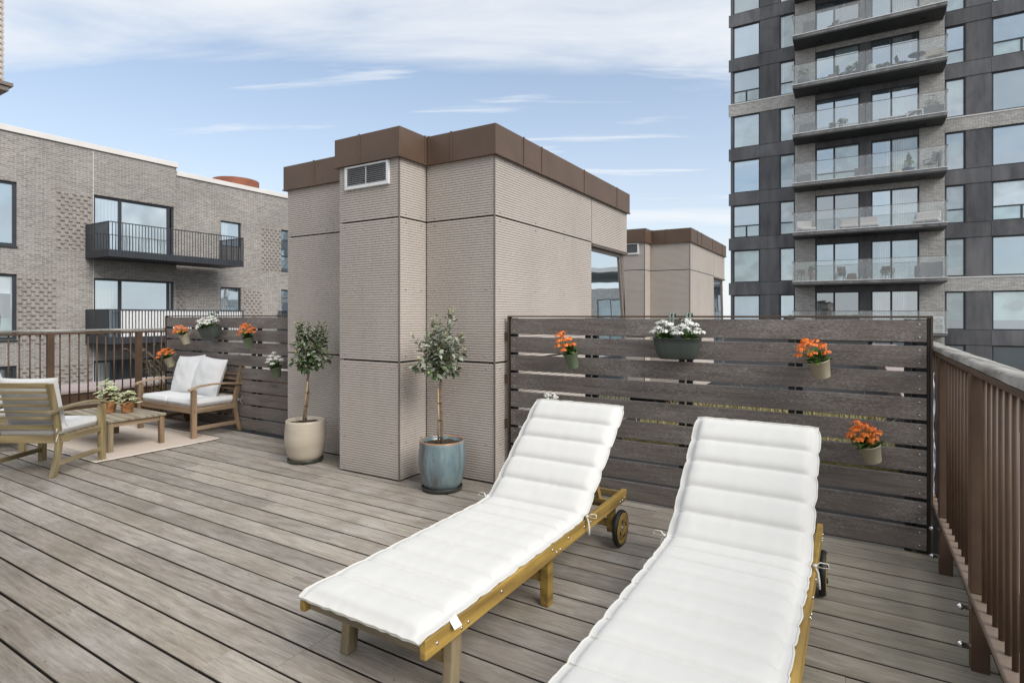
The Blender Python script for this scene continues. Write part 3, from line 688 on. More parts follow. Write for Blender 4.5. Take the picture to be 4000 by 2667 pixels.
def left_building():
    t=thing('apartment_building','grey brown brick apartment building with black barred balconies across the street on the left','building',(-23.4,9,-15))
    X0=-23.4
    def Lc(x,y,z): return (x+23.4,y-9,z+15)
    def PA(u,z,dd): return Lc(X0-dd,u,z)
    def PB(u,z,dd): return Lc(X0-.14-dd,u,z)
    WA=[];WB=[]
    ylv=[(3.35,5.64),(.35,2.64),(-2.65,-.34),(-5.65,-3.34),(-8.65,-6.34)]
    for i,(zf,zt) in enumerate(ylv):
        WA+= [(5.0,7.435,zf+.20 if i!=1 else .5,zt),(9.615,12.42,zf,zt),(1.2,3.0,zf+.2,zt)]
        WB+= [(14.458,15.417,zf+.95 if i<2 else zf+1,zt-.22 if i==0 else zt-.11),(17.497,18.9,zf+.02,zt-.23 if i==0 else zt-.11),(21,23,zf,zt-.2),(25.5,26.5,zf,zt-.2)]
    w1=MB(); holes_wall(w1,-6,12.51,-15,7.24,WA,PA)
    w1.box(*(lambda a,b:(a[0],b[0],a[1],b[1],a[2],b[2]))(Lc(-40,12.5,-15),Lc(X0-.001,12.511,7.24)))
    w1.add([Lc(X0,-6,-15),Lc(-40,-6,-15),Lc(-40,-6,7.24),Lc(X0,-6,7.24)],[(0,1,2,3)])
    holes_wall(w1,12.511,34,-15,6.95,WB,PB)
    w1.add([Lc(X0,12.51,-15),Lc(X0-.14,12.512,-15),Lc(X0-.14,12.512,7.24),Lc(X0,12.51,7.24)],[(0,1,2,3)])
    w1.build('brick_wall',M_brick,t,nrm=False)
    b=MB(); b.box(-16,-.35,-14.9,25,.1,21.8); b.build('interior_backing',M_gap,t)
    c=MB(); c.box(-16.6,.06,-15,3.56,22.24,22.43); c.box(-16.6,.06-.14,3.57,25,21.95,22.14); c.build('roof_coping',M_coping,t,.01)
    for x,y0,y1,z in ((0,-.0,0,0),): pass
    j=MB(); j.box(.001,.006,.60,.615,.5,22.2); j.build('movement_joint',M_coping,t)
    rr=random.Random(2)
    for i,(zf,zt) in enumerate(ylv):
        pn=[M_paneb,M_panew,M_panet][i%3] if i<2 else M_panelow
        if i==0:
            frame_win(t,PA,5.0,7.435,zf+.20,zt,pane=M_paneb,fw=.09)
            frame_win(t,PA,9.615,12.42,zf,zt,mull=[(10.5,None,None),(12.24,None,None)],pane=[M_panew,M_paneb],sub=[(9.65,10.45,zf+.1,zt-.1,1),(10.55,12.2,zf+.1,zt-.1,0)],fw=.075)
        elif i==1:
            frame_win(t,PA,5.0,7.435,.5,zt,trans=[],pane=[M_panew,M_paned,M_panet],sub=[(5.05,7.3,2.0,zt-.09,0),(5.05,7.3,1.2,2.0,1),(5.05,7.3,.56,1.2,2),(7.301,7.35,.56,zt-.09,2)],fw=.09)
            frame_win(t,PA,9.615,12.42,zf,zt,mull=[(10.5,None,None),(12.24,None,None)],pane=M_paneb,fw=.075)
        else:
            frame_win(t,PA,5.0,7.435,zf+.2,zt,pane=M_panelow,fw=.09,mull=[(6.9,None,None)])
            frame_win(t,PA,9.615,12.42,zf,zt,mull=[(10.5,None,None),(11.4,None,None),(12.24,None,None)],pane=M_panelow,fw=.075)
        frame_win(t,PA,1.2,3.0,zf+.2,zt,pane=pn)
        frame_win(t,PB,14.458,15.417,zf+.95 if i<2 else zf+1,zt-.22 if i==0 else zt-.11,pane=pn if i!=1 else M_paneb,fw=.06)
        frame_win(t,PB,17.497,18.9,zf+.02,zt-.23 if i==0 else zt-.11,trans=[zf+.8],mull=[(18.2,None,None)],pane=M_paneb if i<2 else M_panelow,fw=.06)
        frame_win(t,PB,21,23,zf,zt-.2,pane=pn); frame_win(t,PB,25.5,26.5,zf,zt-.2,pane=pn)
    si=MB()
    for i,(zf,zt) in enumerate(ylv):
        z=15+(zf+.20 if i!=1 else .5)
        si.box(-.02,.05,-4.05,-1.55,z-.05,z-.003)
    si.build('window_sill',M_darkfr,t)
    # relief brickwork
    for (a,b_,c_,e,xo) in ((8.516,9.60,3.62,5.62,0),(7.461,8.516,.36,2.65,0),(16.455,17.47,3.44,5.42,-.14),(15.554,16.495,.5,2.56,-.14),(12.62,13.05,.5,2.62,-.14),(7.461,8.516,-2.6,-.35,0),(8.516,9.60,-2.6,-.35,0)):
        m=MB(); nr=int((e-c_)/.067); z=math.floor(c_/.067)*.067
        for r_ in range(nr):
            zz=z+r_*.067
            if r_%2: continue
            off=.0 if r_%4==0 else .114
            u=a+off
            while u+.10<b_:
                q0=Lc(X0+xo-.002,u,zz+.008); m.box(q0[0],q0[0]+(.032 if r_%2==0 else .022),q0[1],q0[1]+.108,q0[2],q0[2]+.055); u+=.228
        m.build('brick_relief',M_brickpl,t)
    # balconies
    def balc(y0,y1,zb,fabric,xo=0):
        b=MB(); q=Lc(X0,y0,zb); x1=1.70+xo
        b.box(.01,x1-.02,y0-9+.01,y1-9-.01,q[2],q[2]+.10); bo=b.build('balcony',M_blackmet,t)
        s_=MB(); zl=q[2]+.0; zh=q[2]+1.17
        s_.box(x1-.045,x1,y0-9,y1-9,zh,zh+.03); s_.box(.02,x1-.046,y0-9,y0-9+.04,zh,zh+.03); s_.box(.02,x1-.046,y1-9-.04,y1-9,zh,zh+.03)
        s_.box(x1-.02,x1-.012,y0-9+.02,y1-9-.02,zl,zl+.24); s_.box(.02,x1-.02,y0-9+.001,y0-9+.01,zl,zl+.24); s_.box(.02,x1-.02,y1-9-.01,y1-9-.001,zl,zl+.24)
        n=int((y1-y0)/.105)
        for i in range(n+1):
            y=y0-9+.02+(y1-y0-.04)*i/n; s_.box(x1-.012,x1,y-.011,y+.011,zl,zh)
        for yy_ in (y0-9+.006,y1-9-.006):
            for i in range(24):
                x=.04+(x1-.06)*i/23; s_.box(x-.030,x+.008,yy_-.006,yy_+.006,zl,zh)
        s_.build('barred_railing',M_blackslat,bo)
        if fabric:
            f=MB(); P=[]
            for i in range(int((y1-y0)/.02)):
                y=y0-9+.4+(y1-y0-.45)*i/int((y1-y0)/.02); o_=.012*math.sin(y*60)
                P.append([(x1-.04+o_,y,q[2]+.12),(x1-.04+o_,y,q[2]+.7),(x1-.04+o_,y,q[2]+1.16)])
            f.grid(P); f.build('windbreak_cloth',M_white,bo,nrm=False)
    balc(9.35,14.34,3.31,False); balc(9.35,14.34,.31,True); balc(17.2,21.0,.31,False)
    return t
lb=left_building()
cy_=MB(); cy_.lathe([(1.0,0),(1.0,.95),(.985,.96),(.97,.95),(.97,.1)],n=48); cy_.disc((0,0,.12),.97,(0,0,1),32)
co_=cy_.build('roof_cylinder',M_cort,None,loc=(-24.75,15.95,6.60)); tag(co_,'rusty orange round steel drum on the brick building roof','roof vent')
# ---------------------------------------------------------------- right tower
def tower():
    YW=40.3; t=thing('apartment_tower','tall dark concrete and pale brick tower with glass balconies on the right','building',(0,YW,-15))
    def PT(u,z,dd): return (u,dd,z+15)
    cols={'A':(-7.0,-5.344),'B':(-4.15,-3.273),'C':(-2.104,.254),'D':(.844,3.188),'E':(4.398,5.292),'F':(6.456,8.95)}
    Fs=[.34+3*k for k in range(-5,8)]
    H=[]
    for F in Fs:
        for c,(a,b) in cols.items(): H.append((a,b,F+(.02 if c in 'CD' else .14),F+(2.42 if c in 'CD' else 2.29)))
    zt=26.; w_=MB()
    # layered wall: dark concrete sheet with openings
    holes_wall(w_,-7.16,9.16,-15,zt,H,PT,0,.16)
    w_.add([(-7.16,0,0),(-7.16,22,0),(-7.16,22,zt+15),(-7.16,0,zt+15)],[(0,1,2,3)]); w_.add([(9.16,0,0),(9.16,22,0),(9.16,22,zt+15),(9.16,0,zt+15)],[(0,1,2,3)]); w_.add([(-7.16,0,zt+15),(9.16,0,zt+15),(9.16,22,zt+15),(-7.16,22,zt+15)],[(0,1,2,3)])
    w_.build('concrete_wall',M_conc,t,nrm=False)
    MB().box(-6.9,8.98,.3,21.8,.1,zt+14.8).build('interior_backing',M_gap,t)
    bp=MB(); bc=MB()
    for F in Fs:
        z0,z1=F+2.31,F+3.12
        brickL=abs(F-12.34)<.1; brickR=abs(F-9.34)<.1 or abs(F-.34)<.1
        for (a,b,br) in ((-7.28,-3.275,brickL),(4.38,9.2,brickR)):
            m=bp if br else bc
            if br:
                m.box(a,b,-.07,.001,z0+15,z1+14.93); MB().box(a-.03 if a<0 else a,b,-.10,.0,z1+14.93,z1+15).build('white_sill_line',M_coping,t)
            elif a<0:
                for u0,u1 in ((a,-5.33),(-5.33,b)): m.box(u0+.006,u1-.006,-.06,.001,z0+15,z1+15)
            else:
                for u0,u1 in ((a,6.42),(6.42,9.2)): m.box(u0+.006,u1-.006,-.06,.001,z0+15,z1+15)
        # panels between windows
        for (u0,u1) in ((-5.31,-4.19),(5.33,6.42),): bc.box(u0,u1,-.035,.001,F+.16+15,F+2.29+15)
        # above the balcony doors
        if abs(F-15.34)<.1 or abs(F-6.34)<.1: bp.box(-2.104,3.188,-.05,.001,F+2.43+15,F+2.88+15)
        else: bc.box(-2.10,3.184,-.03,.001,F+2.43+15,F+2.88+15)
        bc.box(.262,.836,-.031,.001,F+.02+15,F+2.425+15)
    bp.box(-3.262,-2.125,-.075,.001,0,zt+15); bp.box(3.20,4.366,-.075,.001,0,zt+15)
    bp.build('brick_cladding',M_brickT,t); bc.build('concrete_panel',M_conc,t,.004,1)
    rr=random.Random(11); pm=[M_panet,M_paneb,M_panet,M_paned,M_panew,M_paneb]
    for F in Fs:
        if F<-6 : continue
        split=abs(F-15.34)<.1 or abs(F-6.34)<.1
        for c,(a,b) in cols.items():
            z0,z1=F+(.02 if c in 'CD' else .14),F+(2.42 if c in 'CD' else 2.29)
            if c in 'CD':
                m=a+(b-a)*.43
                dk_=(abs(F-.34)<.1)
                op=(c=='C' and abs(F-6.34)<.1)
                frame_win(t,PT,a,b,z0,z1,mull=[(m,None,None)],trans=[z0+.75] if rr.random()<.4 else [],pane=[M_paneb if abs(F-12.34)<.1 else (M_paned if dk_ else pm[rr.randrange(6)]),M_paned if (op or dk_) else M_paneb],
                    sub=[(m,b-.04,z0+.04,z1-.04,0),(a+.04,m,z0+.04,z1-.04,1)],fw=.075,dep=.05)
            else:
                if split:
                    zq=z0+.78; mu=[((a+b)/2,None,zq)] if c in 'AF' else []
                    frame_win(t,PT,a,b,z0,z1,mull=mu,trans=[zq],pane=[rr.choice([M_paneb,M_panew]),M_panet],sub=[(a+.04,b-.04,zq,z1-.04,0),(a+.04,b-.04,z0+.04,zq,1)],fw=.07,dep=.05)
                else:
                    zq=z0+(z1-z0)*rr.choice([.0,.0,.25,.35]); 
                    if abs(F-.34)<.1: zq=z0+.55
                    frame_win(t,PT,a,b,z0,z1,pane=[M_paned if abs(F-.34)<.1 else M_panew,M_paned if F<-1 else rr.choice([M_panet,M_panet,M_paneb])],sub=[(a+.04,b-.04,zq+.001,z1-.04,1)]+([(a+.04,b-.04,z0+.04,zq,0)] if zq>z0+.1 else []),fw=.07,dep=.05)
    # balconies
    X0,X1=-3.262,4.31; D0=-1.76
    for F in Fs:
        if F<-1: continue
        s_=MB(); s_.box(X0+.01,X1-.01,D0+.02,-.08,F+15-.24,F+15,0); s_.box(X0,X1,D0,D0+.019,F+15-.16,F+15+.02,1); s_.box(X0,X0+.009,D0+.02,-.08,F+15-.16,F+15+.02,1); s_.box(X1-.009,X1,D0+.02,-.08,F+15-.16,F+15+.02,1)
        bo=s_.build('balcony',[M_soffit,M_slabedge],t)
        l=MB(); l.box(-1.9,-1.7,D0+.9,D0+1.0,F+15-.28,F+15-.241); l.box(3.2,3.45,D0+.9,D0+1.0,F+15-.28,F+15-.241); l.build('drain_outlet',M_black,bo)
        n=6; wd=(X1-X0)/n
        for i in range(n):
            gm=MB(); gm.box(X0+i*wd+.008,X0+(i+1)*wd-.008,D0-.03,D0-.016,F+15.0,F+15+1.19); gm.build('glass_panel',M_glass,bo)
        for x in (X0-.02,X1+.006):
            gm=MB(); gm.box(x,x+.014,D0-.015,-.10,F+15.0,F+15+1.19); gm.build('glass_panel',M_glass,bo)
        r=MB(); r.box(X0-.03,X1+.03,D0-.040,D0-.008,F+15+1.191,F+15+1.215); 
        for x in (X0-.03,X1-.0): r.box(x,x+.03,D0-.007,-.10,F+15+1.191,F+15+1.215)
        r.build('handrail',M_winfr,bo)
        b=MB(); b.box(X0-.01,X1+.01,D0-.045,D0-.031,F+15+.0,F+15+.035)
        for i in range(n):
            for f_ in (.16,.84):
                for zz in (.09,1.12): b.lathe([(.02,0),(.02,.015),(.001,.02)],n=8,M=Matrix.Translation((X0+(i+f_)*wd,D0-.031,F+15+zz))@Matrix.Rotation(R(90),4,'X'))
        b.build('glass_clamps',M_white,bo)
    return t
tower()
def low_building():
    t=thing('low_building','pale low building mirrored in the slanted window of the nearest stair house','building',(21,52,-15))
    wl=MB(); H=[(-9+4.2*i,-6.6+4.2*i,z,z+1.7) for i in range(5) for z in (1.0,-2.,-5.)]
    holes_wall(wl,-11,13,-15,3.6,H,lambda u,z,dd:(u,dd-6,z+15),0,.2)
    wl.quad((-11,-6,0),(-11,8,0),(-11,8,18.6),(-11,-6,18.6)); wl.quad((-11,-6,18.6),(13,-6,18.6),(13,8,18.6),(-11,8,18.6))
    wl.build('wall',M_brickT,t,nrm=False)
    for a,b,c,e in H: frame_win(t,lambda u,z,dd:(u,dd-6,z+15),a,b,c,e,mull=[((a+b)/2,None,None)],pane=M_panet)
    rf=MB(); rf.box(-11.4,13.4,-6.6,8.4,20.0,20.35)
    for x in (-11,-3,5,12.6): rf.box(x,x+.3,-6.2,-5.9,18.61,19.99)
    rf.build('roof_canopy',M_coping,t)
low_building()
# ---------------------------------------------------------------- things on the tower balconies
def leafball(mb,c,rx,rz,n,size,mi=0,seed=0,cone=False):
    r=random.Random(seed)
    for i in range(n):
        v=Vector((r.gauss(0,1),r.gauss(0,1),r.gauss(0,1))).normalized()*r.random()**.4
        k=(1-(v.z*.5+.5))*.95+.08 if cone else 1
        p=Vector((c[0]+v.x*rx*k,c[1]+v.y*rx*k,c[2]+v.z*rz)); s_=size*r.uniform(.6,1.3)
        q=Vector((r.gauss(0,1),r.gauss(0,1),r.gauss(0,1))).to_track_quat('Z','Y').to_matrix()
        mb.add([p+q@Vector(a) for a in ((-s_,0,0),(0,-s_*.4,0),(s_,0,0),(0,s_*.4,0))],[(0,1,2,3)],mi)
def bplant(x,y,F,label,pm_,r,h,lr,lh,seed,prof=None,cone=False,lm=None,grp=None):
    t=thing('potted_plant',label,'plant',(x,y,F),0,grp)
    p=MB(); p.lathe(prof or [(.001,0),(r*.7,0),(r,h*.9),(r*1.04,h),(r*.9,h),(r*.85,h*.8),(.001,h*.8)],n=16); p.build('pot',pm_,t)
    f=MB(); leafball(f,(0,0,h+lh*.5),lr,lh*.55,int(130+lh*120),.07,0,seed,cone); f.tube([(0,0,h*.8),(0,0,h+lh*.5)],.015,6,1); f.build('foliage',[lm or M_lfd,M_twig],t,nrm=False)
    return t
def bchair(x,y,F,label,m,rz=0,arms=False,h=.85,name='chair'):
    t=thing(name,label,'chair',(x,y,F),rz)
    s_=MB(); s_.box(-.23,.23,-.22,.22,.42,.46); s_.build('seat',m,t,.01)
    b=MB(); b.bar((0,-.21,.50),(0,-.30,h),.44,.03,0,(0,1,0)); b.build('backrest',m,t,.01)
    for sx in (-1,1):
        for sy in (-1,1):
            l=MB(); l.tube([(sx*.2,sy*.19,.42),(sx*.23,sy*.24,0)],.014,6); l.build('leg',m,t)
        if arms: a=MB(); a.box(sx*.25-.03,sx*.25+.03,-.24,.22,.62,.66); a.box(sx*.25-.02,sx*.25+.02,.16,.2,.42,.62); a.build('armrest',m,t,.01)
    return t
def bbox(x,y,F,label,m,w_,dd,h,cat='storage box',name='storage_box',tap=.9):
    b=MB(); b.add([(-w_/2,-dd/2,0),(w_/2,-dd/2,0),(w_/2,dd/2,0),(-w_/2,dd/2,0),(-w_/2*tap,-dd/2*tap,h*.96),(w_/2*tap,-dd/2*tap,h),(w_/2*tap,dd/2*tap,h),(-w_/2*tap,dd/2*tap,h*.93)],[(0,1,2,3),(4,5,6,7),(0,1,5,4),(1,2,6,5),(2,3,7,6),(3,0,4,7)])
    b.box(-w_/2*1.02,w_/2*1.02,-dd/2*1.02,dd/2*1.02,.0,.05)
    o=b.build(name,m,None,.03,3,loc=(x,y,F)); return tag(o,label,cat)
def btable(x,y,F,label,m,r=.35,h=.72):
    t=thing('bistro_table',label,'table',(x,y,F)); MB().lathe([(.001,h),(r,h),(r,h+.03),(.001,h+.03)],n=24).build('tabletop',m,t)
    p=MB(); p.tube([(0,0,0),(0,0,h)],.025,8); p.tube([(-.25,0,.01),(.25,0,.01)],.02,6); p.tube([(0,-.25,.01),(0,.25,.01)],.02,6); p.build('pedestal',m,t)
    return t
def bsofa(x,y,F,label,w_=1.1,rz=0):
    t=thing('lounge_sofa',label,'sofa',(x,y,F),rz)
    MB().box(-w_/2,w_/2,-.35,.35,.05,.22).build('base',M_grayf,t,.02); MB().box(-w_/2,w_/2,-.35,.35,.225,.40).build('seat_cushion',M_sofa,t,.06,4)
    MB().box(-w_/2+.01,w_/2-.01,.18,.36,.405,.85).build('back_cushion',M_sofa,t,.07,4); return t
YC=39.4
f1,f2,f3,f4,f5,f6,f7=18.34,15.34,12.34,9.34,6.34,3.34,.34
bbox(-2.42,39.5,f1,'dark covered grill on the topmost visible tower balcony, far left',M_grayf,.75,.6,1.05,'grill cover','covered_grill',.8)
bchair(-1.15,YC,f1,'dark folding chair on the topmost visible tower balcony',M_grayf,2.6)
bbox(-.15,39.6,f1,'long dark bench chest on the topmost visible tower balcony',M_grayf,1.3,.5,.6,'bench','storage_bench',.98)
bplant(-2.70,39.2,f2,'leafy bush in a big round grey pot on the second balcony from the top',M_grayf,.34,.62,.38,.55,1,[(.001,0),(.2,0),(.33,.2),(.36,.36),(.3,.58),(.24,.62),(.001,.55)])
bbox(-2.25,39.1,f2,'small pale wooden crate beside the big round grey pot on the tower',M_lwood,.38,.3,.22,'crate','wooden_crate',1)
bbox(-1.2,39.2,f2,'squat brown basket on the second balcony from the top',M_wick,.42,.38,.45,'basket','basket',.85)
bplant(-.90,39.1,f2,'small terracotta pot with a tall thin stem on the tower balcony',M_terra,.13,.22,.10,.7,2)
bplant(-.62,39.1,f2,'bright orange clay pot with a tiny plant on the tower balcony',M_terra,.12,.22,.12,.2,3)
bplant(-.28,39.2,f2,'round black pot with a low bush, left of the black pot with pink sprigs',M_black,.27,.38,.28,.38,4)
bplant(.15,39.2,f2,'round black pot with loose pink sprigs on the second tower balcony',M_black,.26,.38,.26,.6,5)
o=MB(); o.lathe([(.001,0),(.2,0),(.3,.25),(.28,.5),(.2,.62),(.001,.62)],n=20); tag(o.build('oval_urn',M_palepot,None,loc=(.84,39.3,f2)),'pale green oval urn on the second balcony from the top','urn')
bplant(1.23,39.2,f2,'grey pot with a small seedling right of the pale oval urn',M_grayf,.19,.28,.16,.25,6)
bplant(1.58,39.2,f2,'dark red pot with pink flowers beside the balcony chair',M_wick,.20,.30,.2,.25,7)
bchair(2.30,39.4,f2,'green grey metal chair beside the round table on the tower balcony',M_blackslat,-1.3)
btable(3.02,39.4,f2,'round grey bistro table on the second balcony from the top',M_blackslat,.42)
def bench():
    t=thing('slatted_bench','pale slatted wooden bench at the right end of the second tower balcony','bench',(3.85,39.3,f2))
    for i in range(4): MB().box(-.4,.4,-.2+i*.11,-.11+i*.11,.42,.45).build('seat_slat',M_lwood,t)
    for i in range(3): MB().box(-.4,.4,.25,.28,.55+i*.14,.62+i*.14).build('back_slat',M_lwood,t)
    for sx in (-.4,.4):
        for sy in (-.2,.26): MB().box(sx-.025,sx+.025,sy-.025,sy+.025,0,.419 if sy<0 else .95).build('leg',M_lwood,t)
bench()
bbox(-2.5,39.4,f3,'dark covered seat group at the left end of the third tower balcony',M_grayf,1.1,.6,.75,'furniture cover','covered_furniture',.75)
bplant(-1.15,39.2,f3,'small grey pot plant at the third balcony from the top',M_grayf,.18,.22,.22,.35,8)
bplant(-.65,39.2,f3,'pale pot with a spreading green bush on the third tower balcony',M_palepot,.2,.32,.3,.4,9)
def lng():
    t=thing('white_sunbed','low white sunbed on the third balcony from the top','sunbed',(2.0,39.3,f3))
    MB().box(-.8,.55,-.3,.3,.28,.36).build('mattress',M_white,t,.02); MB().bar((.55,0,.32),(.95,0,.50),.6,.07,0).build('backrest',M_white,t,.02)
    for x in (-.7,.5):
        for y in (-.25,.25): MB().box(x-.03,x+.03,y-.03,y+.03,0,.279).build('leg',M_grayf,t)
lng()
t_=thing('side_table','white square side table beside the white sunbed','table',(2.9,39.2,f3)); MB().box(-.38,.38,-.25,.25,.45,.50).build('tabletop',M_white,t_)
for x in (-.35,.35):
    for y in (-.22,.22): MB().box(x-.03,x+.03,y-.03,y+.03,0,.449).build('leg',M_white,t_)
t_=thing('planter_trough','dark trough planter with a shrub at the right end of the third tower balcony','planter',(3.72,39.3,f3))
MB().box(-.5,.5,-.25,.25,0,.62).build('trough',M_grayf,t_,.02); q=MB(); leafball(q,(0,0,.95),.4,.4,260,.07,0,10); q.build('foliage',M_lfs,t_,nrm=False)
bbox(-2.7,39.4,f4,'dark grey cushion box at the left end of the fourth tower balcony',M_grayf,.85,.6,.62)
bplant(2.62,39.2,f4,'small conical fir in a blue bowl on the fourth tower balcony',M_bluepot,.32,.3,.34,.95,12,None,True)
q=MB(); q.lathe([(.001,0),(.2,0),(.28,.12),(.25,.2),(.001,.2)],n=18); tag(q.build('low_bowl',M_lwood,None,loc=(2.05,39.1,f4)),'low tan bowl left of the little fir tree','bowl')
bbox(.35,39.7,f4,'black barbecue cabinet in the middle of the fourth tower balcony',M_grayf,.75,.4,.75,'barbecue','barbecue_cabinet',.98)
bchair(3.62,39.3,f4,'large grey covered chair beneath a folded parasol at the right end of the fourth balcony',M_grayf,.9,True,1.05)
tag(MB().tube([(0,0,0),(.05,0,.95),(.12,0,1.15)],[.05,.10,.02],8).build('folded_parasol',M_grayf,None,loc=(4.0,39.2,f4)),'folded grey parasol standing in the balcony corner','parasol')
bsofa(-2.6,39.6,f5,'cream cushioned lounge chair at the left end of the fifth balcony',.95,.5)
bsofa(-.30,39.8,f5,'left one of the two cream sofa seats in front of the open tower door',.95); bsofa(.72,39.8,f5,'right one of the two cream sofa seats in front of the open tower door',.95)
bsofa(3.5,39.6,f5,'cream sofa with a round cushion at the right end of the fifth balcony',1.2,-.3)
bchair(-2.95,39.3,f6,'dark wicker tub chair at the left end of the sixth balcony',M_wick,.5,True,.75)
bplant(-2.28,39.3,f6,'tall brown vase with pale flowers on the sixth tower balcony',M_wick,.14,.62,.22,.35,14,[(.001,0),(.14,0),(.07,.2),(.18,.6),(.001,.55)])
bchair(-.75,39.3,f6,'brown slatted folding chair in front of the striped blind',M_wick,.2); bbox(-.15,39.2,f6,'round brown wicker basket chair on the sixth tower balcony',M_wick,.6,.5,.45,'basket','wicker_basket',.7)
btable(.5,39.4,f6,'small dark bistro table on the sixth tower balcony',M_grayf,.36); bchair(1.65,39.3,f6,'brown wicker armchair with a pale cushion on the sixth tower balcony',M_wick,-.4,True,.78)
bbox(3.62,39.4,f6,'large dark grey covered box at the right end of the sixth balcony',M_grayf,1.15,.6,.95,'furniture cover','covered_furniture',.97)
bsofa(-2.75,39.5,f7,'pale daybed peeking over the slatted screen on the lowest visible balcony',.9)
def wchair():
    t=thing('folding_chair','white folding chair with crossed back at the right end of the lowest balcony','chair',(3.98,39.2,f7))
    MB().box(-.24,.24,-.2,.2,.44,.47).build('seat',M_white,t)
    b=MB(); b.box(-.24,.24,.2,.23,.80,.87)
    for s_ in (-1,1): b.bar((-.2*s_,.215,.5),(.2*s_,.215,.8),.03,.02)
    b.build('backrest',M_white,t)
    for sx in (-.23,.23):
        for sy in (-.2,.215): MB().box(sx-.02,sx+.02,sy-.02,sy+.02,0,.439 if sy<0 else .88).build('leg',M_white,t)
    MB().box(-.21,.21,-.2,-.17,.12,.16).build('stretcher',M_white,t)
wchair()
# ---------------------------------------------------------------- loungers
def pathpt(s_,L1,ang):
    """cross-section path of the mattress: flat then raised, smoothed bend; returns (y,z),(ny,nz)"""
    rr=.07
    if s_<L1-rr: return (s_,0.),(0.,1.)
    if s_>L1+rr:
        dd=s_-L1; return (L1+dd*math.cos(ang),dd*math.sin(ang)),(-math.sin(ang),math.cos(ang))
    k=(s_-(L1-rr))/(2*rr); a=ang*k
    p0=Vector((L1-rr,0)); p1=Vector((L1,0)); p2=Vector((L1+rr*math.cos(ang),rr*math.sin(ang)))
    p=p0*(1-k)**2+p1*2*k*(1-k)+p2*k*k
    return (p.x,p.y),(-math.sin(a),math.cos(a))
def mattress(parent,seed,L1=1.207,ang=R(41.5),taper=0.,wd=.536,segs=None,back=.72):
    segs=segs or [.150,.160,.128,.158,.134,.146,.130,.120,.110]
    S=[0]; 
    tot=sum(segs); 
    for x in segs: S.append(S[-1]+x*(L1)/tot)
    bs=[.158,.152,.160,.142,.148]; tb=sum(bs)
    for x in bs: S.append(S[-1]+x*back/tb)
    Lt=S[-1]; m=MB(); nv=44; ds=.0065; n=int(Lt/ds); top=[];bot=[]
    vvs=[-1.10,-1.075,-1.045,-1.01]+[-1+2*i/nv for i in range(nv+1)]+[1.01,1.045,1.075,1.10]
    for i in range(n+1):
        s_=Lt*i/n
        j=max(k for k in range(len(S)-1) if S[k]<=s_+1e-9); tt=(s_-S[j])/(S[j+1]-S[j]); tt=min(max(tt,0),1)
        pf=max(0,1-abs(2*tt-1)**4.2)**.85
        endf=1
        (y,z),(ny,nz)=pathpt(s_,L1,ang); rt=[];rb=[]
        pinch=.006*(1-pf)      # seams draw the edge in
        for v in vvs:
            av=abs(v); inn=av<=1.0
            e=(1-min(av,1)**10)**.5 if inn else 0
            wr=noise.noise(Vector((v*6+seed,s_*9,seed)))*.0035+noise.noise(Vector((v*17,s_*60+seed,2.)))*.0012*(1-pf)*3
            h=.006+(.025*pf+wr*.4)*e if inn else .004
            hb=-.003-.006*pf*e
            x=v*wd/2*(1-taper*max(0,1-s_/Lt))-math.copysign(pinch*(av**4),v)
            dz=0
            if not inn or av>.93:
                f_=(av-.93)/.17; x+=noise.noise(Vector((s_*22+seed*3,v*2,1)))*.0035*f_
                dz=(-.006+.006*noise.noise(Vector((s_*14,seed*2.+v,4)))-.005*pf)*f_
            if dz<0: dz*=min(1,max(0,(abs(x)-.2955)/.008)) if s_<L1+.02 else 1
            rt.append((x,y+ny*(h+dz+0)+0,z+nz*(h+dz))); rb.append((x,y+ny*(min(hb,h-.004)+dz),z+nz*(min(hb,h-.004)+dz)))
        top.append(rt); bot.append(rb)
    # end flanges
    def endrow(row,dy,dz,sd):
        return [(p[0]*1.0,p[1]+dy+.004*noise.noise(Vector((p[0]*25,sd,0))),p[2]+dz+.004*noise.noise(Vector((p[0]*30,sd,3)))) for p in row]
    mid=[tuple((a+b)/2 for a,b in zip(p,q)) for p,q in zip(top[0],bot[0])]
    e1=endrow(top[0],-.022,-.012,1.); e2=endrow(bot[0],-.022,-.012,1.)
    top.insert(0,e1); bot.insert(0,e2)
    ca,sa=math.cos(ang),math.sin(ang)
    top.append(endrow(top[-1],.018*ca,.018*sa,5.)); bot.append(endrow(bot[-1],.018*ca,.018*sa,5.))
    m.grid(top); m.grid([r_[::-1] for r_ in bot])
    for a,b in ((0,0),(-1,-1)): m.grid([top[a],bot[b]])
    for e in (0,-1): m.grid([[r_[e] for r_ in top],[r_[e] for r_ in bot]])
    mo=m.build('mattress',M_matt,parent,nrm=False)
    # piping along the two long edges
    pp=MB()
    for e in (0,-1): pp.tube([Vector(r_[e])+Vector((0,0,-.001)) for r_ in top[::3]],.0035,6)
    pp.tube([Vector(p) for p in top[0][::2]],.0035,6); pp.tube([Vector(p) for p in top[-1][::2]],.0035,6)
    for j in S[1:-1]:
        (y,z),(ny,nz)=pathpt(j,L1,ang); pts=[]
        for v in vvs[4:-4:3]: pts.append((v*wd/2*.985,y+ny*.0095,z+nz*.0095))
        pp.tube(pts,.0016,5)
    pp.build('piping',M_pip,mo)
    return mo
